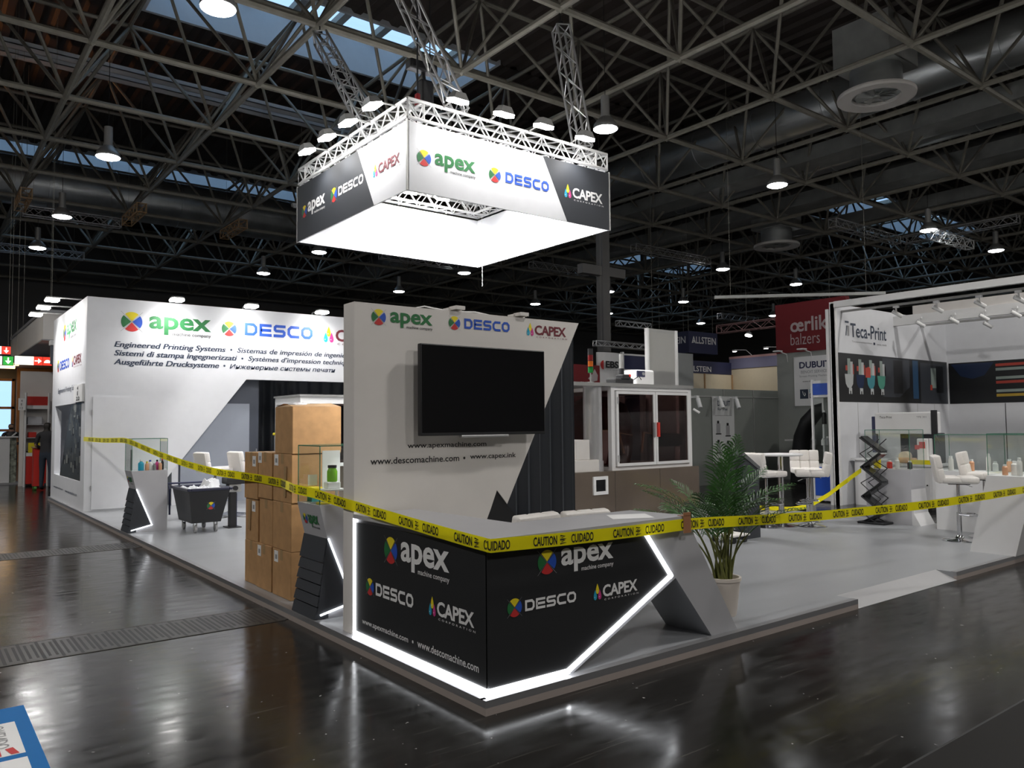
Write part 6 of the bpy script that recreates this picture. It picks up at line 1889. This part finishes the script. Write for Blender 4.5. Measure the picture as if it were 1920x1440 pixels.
# red and white kiosk
KY = 22.0
t = thing('red_kiosk', 'white display kiosk with red header and red base behind the standing man', 'kiosk', (0.4, 22.3, 0))
for x in (0.06, 0.62):
    m = MB(); m.tube((x, KY, 0), (x, KY, 2.62), 0.03, 10); obj('post', m, ALUW, t, True)
m = MB(); m.box(0.09, 0.59, KY, KY+0.4, 2.27, 2.52); obj('red_header', m, REDB, t)
m = MB(); m.box(0.09, 0.59, KY, KY+0.4, 2.17, 2.27); obj('white_band', m, PAPER, t)
m = MB(); m.box(0.06, 0.62, KY+0.38, KY+0.42, 0.1, 2.6); m.box(0.06, 0.09, KY+0.03, KY+0.38, 0.1, 2.5); obj('shell', m, WARMW, t)
for z in (1.0, 1.35, 1.72):
    m = MB(); m.box(0.09, 0.59, KY+0.02, KY+0.38, z, z+0.02); obj('shelf', m, GREYL, t)
m = MB(); m.box(0.09, 0.59, KY, KY+0.38, 0.08, 0.85); obj('red_base', m, REDB, t)
m = MB(); m.box(0.09, 0.59, KY-0.005, KY+0.38, 0.85, 0.95); obj('counter', m, PAPER, t)
m = MB(); m.box(0.14, 0.42, KY-0.012, KY-0.006, 0.95, 1.22); tag(obj('yellow_poster', m, PYEL), 'yellow notice on the kiosk front beside the standing man', 'poster')
m = MB(); m.rbox(0.14, 0.34, KY+0.05, KY+0.25, 1.37, 1.52, 0.02, 2); tag(obj('red_box', m, REDB), 'red box on the lower kiosk shelf', 'box')
m = MB(); m.rbox(0.38, 0.54, KY+0.05, KY+0.25, 1.37, 1.50, 0.02, 2); tag(obj('white_box', m, PAPER), 'pale box beside the red box on the kiosk shelf', 'box')
m = MB(); m.rbox(0.12, 0.48, KY+0.08, KY+0.3, 1.74, 1.95, 0.02, 2); tag(obj('grey_machine_model', m, GREYL), 'grey model device on the upper kiosk shelf', 'model')
m = MB(); m.box(-0.03, 2.0, KY+0.45, KY+0.55, 0, 3.25); tag(obj('white_partition', m, WARMW), 'tall plain white partition above and behind the red kiosk', 'wall')
t = thing('stand_number_plate', 'small white hanging plate with stand number 4 E 12 by the kiosk', 'sign', (-0.03, 21.85, 2.1))
m = MB(); m.box(-0.13, 0.045, 21.85, 21.87, 2.13, 2.46); pn = obj('plate', m, PAPER, t)
d = Decal((-0.13, 21.85, 2.13), (1, 0, 0), (0, 0, 1), 0.002); d.text('4', 0.06, 0.23, 0.10, 0.29, LK); d.text('E', 0.06, 0.13, 0.10, 0.19, LK); d.text('12', 0.04, 0.03, 0.11, 0.09, LK); obj('stand_number', d, LOGO, pn)
m = MB(); m.tube((0.0, 21.87, 2.4), (0.06, 22.0, 2.4), 0.01, 6); obj('arm', m, ALUD, t)
t = thing('red_trolley', 'red upright trolley standing beside the man in the dark shirt', 'trolley', (0.16, 20.6, 0))
m = MB(); m.rbox(0.11, 0.36, 20.45, 20.8, 0.10, 1.10, 0.01, 2); obj('body', m, REDB, t)
m = MB(); m.rbox(0.09, 0.38, 20.42, 20.83, 1.10, 1.14, 0.01, 2); obj('top', m, CARDL, t)
for y in (20.5, 20.75):
    m = MB(); m.tube((0.13, y, 0.055), (0.19, y, 0.055), 0.055, 14); obj('wheel', m, M('green_wheel', (0.10, 0.30, 0.06), 0.5), t, True)
t = thing('info_desk', 'white info desk with dark patterned end at the left picture edge', 'desk', (-0.2, 24.2, 0))
m = MB(); m.box(-0.62, -0.15, 23.6, 24.3, 0.05, 1.36); obj('front', m, WHITE, t)
m = MB(); m.box(-0.15, 0.02, 23.65, 24.3, 0.05, 1.36); obj('end', m, M('patterned_end', (0.25, 0.27, 0.22), 0.6, var=0.7, scale=9), t)
m = MB(); m.box(-0.66, 0.05, 23.55, 24.35, 1.36, 1.40); obj('top', m, WHITE, t)
m = MB(); m.box(-0.9, 0.10, 23.4, 26.0, 0.0, 0.05); obj('plinth', m, PGREY, t)

# people: one continuous skinned body each
def person(name, label, loc, rz, joints, edges, radii, matfn, mats):
    t = thing(name, label, 'person', loc, rz)
    me = bpy.data.meshes.new('body')
    me.from_pydata(joints, edges, [])
    o = bpy.data.objects.new('body', me)
    COL.objects.link(o)
    md = o.modifiers.new('skin', 'SKIN')
    for i, v in enumerate(me.skin_vertices[0].data):
        v.radius = radii[i] if isinstance(radii[i], tuple) else (radii[i], radii[i])
        v.use_root = (i == 0)
    o.modifiers.new('sub', 'SUBSURF').levels = 2
    o.modifiers['sub'].render_levels = 2
    dg = bpy.context.evaluated_depsgraph_get()
    m2 = bpy.data.meshes.new_from_object(o.evaluated_get(dg))
    m2.name = 'body'
    o.modifiers.clear()
    o.data = m2
    for m in mats: m2.materials.append(m)
    for p in m2.polygons:
        p.material_index = matfn(p.center)
        p.use_smooth = True
    o.parent = t
    return t
def figure(pose):
    J, E, R = [], [], []
    def add(p, r, parent=None):
        J.append(p); R.append(r)
        if parent is not None: E.append((parent, len(J)-1))
        return len(J)-1
    pel = add((0, 0, 0.98), (0.155, 0.105))
    w = add((0, 0, 1.12), (0.145, 0.10), pel)
    ch = add((0, 0.01, 1.34), (0.17, 0.115), w)
    sh = add((0, 0.0, 1.48), (0.13, 0.09), ch)
    nk = add((0, 0.01, 1.57), 0.058, sh)
    hb = add((0, 0.02, 1.66), (0.072, 0.085), nk)
    add((0, 0.015, 1.78), (0.07, 0.085), hb)
    add((0, 0.115, 1.69), 0.012, hb)                       # nose
    for s in (-1, 1): add((s*0.078, 0.005, 1.69), 0.012, hb)  # ears
    for s in (-1, 1):
        hp = add((s*0.09, 0, 0.90), 0.098, pel)
        kn = add((s*0.105, 0.02, 0.50), 0.066, hp)
        an = add((s*0.11, -0.01, 0.09), 0.046, kn)
        add((s*0.115, 0.15, 0.045), (0.045, 0.035), an)
    for s in (-1, 1):
        so = add((s*0.19, 0, 1.46), 0.066, sh)
        el = add(pose[s][0], 0.047, so)
        wr = add(pose[s][1], 0.032, el)
        d = (Vector(pose[s][1])-Vector(pose[s][0])).normalized()
        pm = add(tuple(Vector(pose[s][1])+d*0.06), (0.038, 0.018), wr)
        sd = d.cross(Vector((0, 0, 1))).normalized() if abs(d.z) < 0.95 else Vector((0, 1, 0))
        for k in range(4):
            b_ = Vector(pose[s][1])+d*0.10+sd*(k-1.5)*0.019
            q = add(tuple(b_), 0.010, pm)
            add(tuple(b_+d*(0.045, 0.055, 0.05, 0.038)[k]+Vector((-s*0.012, 0.01, 0))), 0.008, q)
        q = add(tuple(Vector(pose[s][1])+d*0.045+sd*0.04), 0.011, wr)
        add(tuple(Vector(pose[s][1])+d*0.085+sd*0.06), 0.009, q)
    return J, E, R
J, E_, R = figure({-1: ((-0.27, 0.03, 1.18), (-0.17, 0.24, 1.08)), 1: ((0.27, 0.03, 1.18), (0.17, 0.24, 1.10))})
def mf(c):
    if c.z > 1.545: return 1 if (c.z > 1.72 or c.y < 0.0) else 0
    if c.z > 1.0 and (abs(c.x) < 0.24 and c.z > 1.0 and c.y < 0.18 or c.z > 1.22): return 2
    if c.z > 1.0: return 0
    if c.z < 0.09: return 4
    return 3
man = person('person', 'man in dark grey T-shirt and dark trousers seen from behind by the red kiosk', (0.36, 20.15, 0), radians(-25), J, E_, R, mf, [SKIN, HAIR, SHIRT, JEANS, BLACK])
J, E_, R = figure({-1: ((-0.26, 0.05, 1.20), (-0.10, 0.25, 1.12)), 1: ((0.26, 0.05, 1.20), (0.10, 0.25, 1.14))})
def mf2(c):
    if c.z > 1.545: return 1 if (c.z > 1.74 or c.y < -0.02) else 0
    if c.z < 1.2 and abs(c.x) < 0.22 and c.y > 0.2: return 0
    if c.z < 0.09: return 4
    return 2 if c.z > 0.95 else 3
p2_ = person('person', 'bearded person in black with white sash standing behind the info desk', (0.02, 25.2, 0), radians(170), J, E_, R, mf2, [SKIN, HAIR, BLACK, JEANS, BLACK])
m = MB()
m.path([(-0.15, 0.10, 1.50), (-0.05, 0.145, 1.40), (0.06, 0.15, 1.28), (0.14, 0.13, 1.18)], 0.025, 8)
s_ = obj('sash', m, PAPER, p2_, True, local=True)
m = MB(); m.sphere((0, 0.07, 1.635), 0.06, sub=2, sc=(1, 0.7, 0.6)); obj('beard', m, HAIR, p2_, True, local=True)
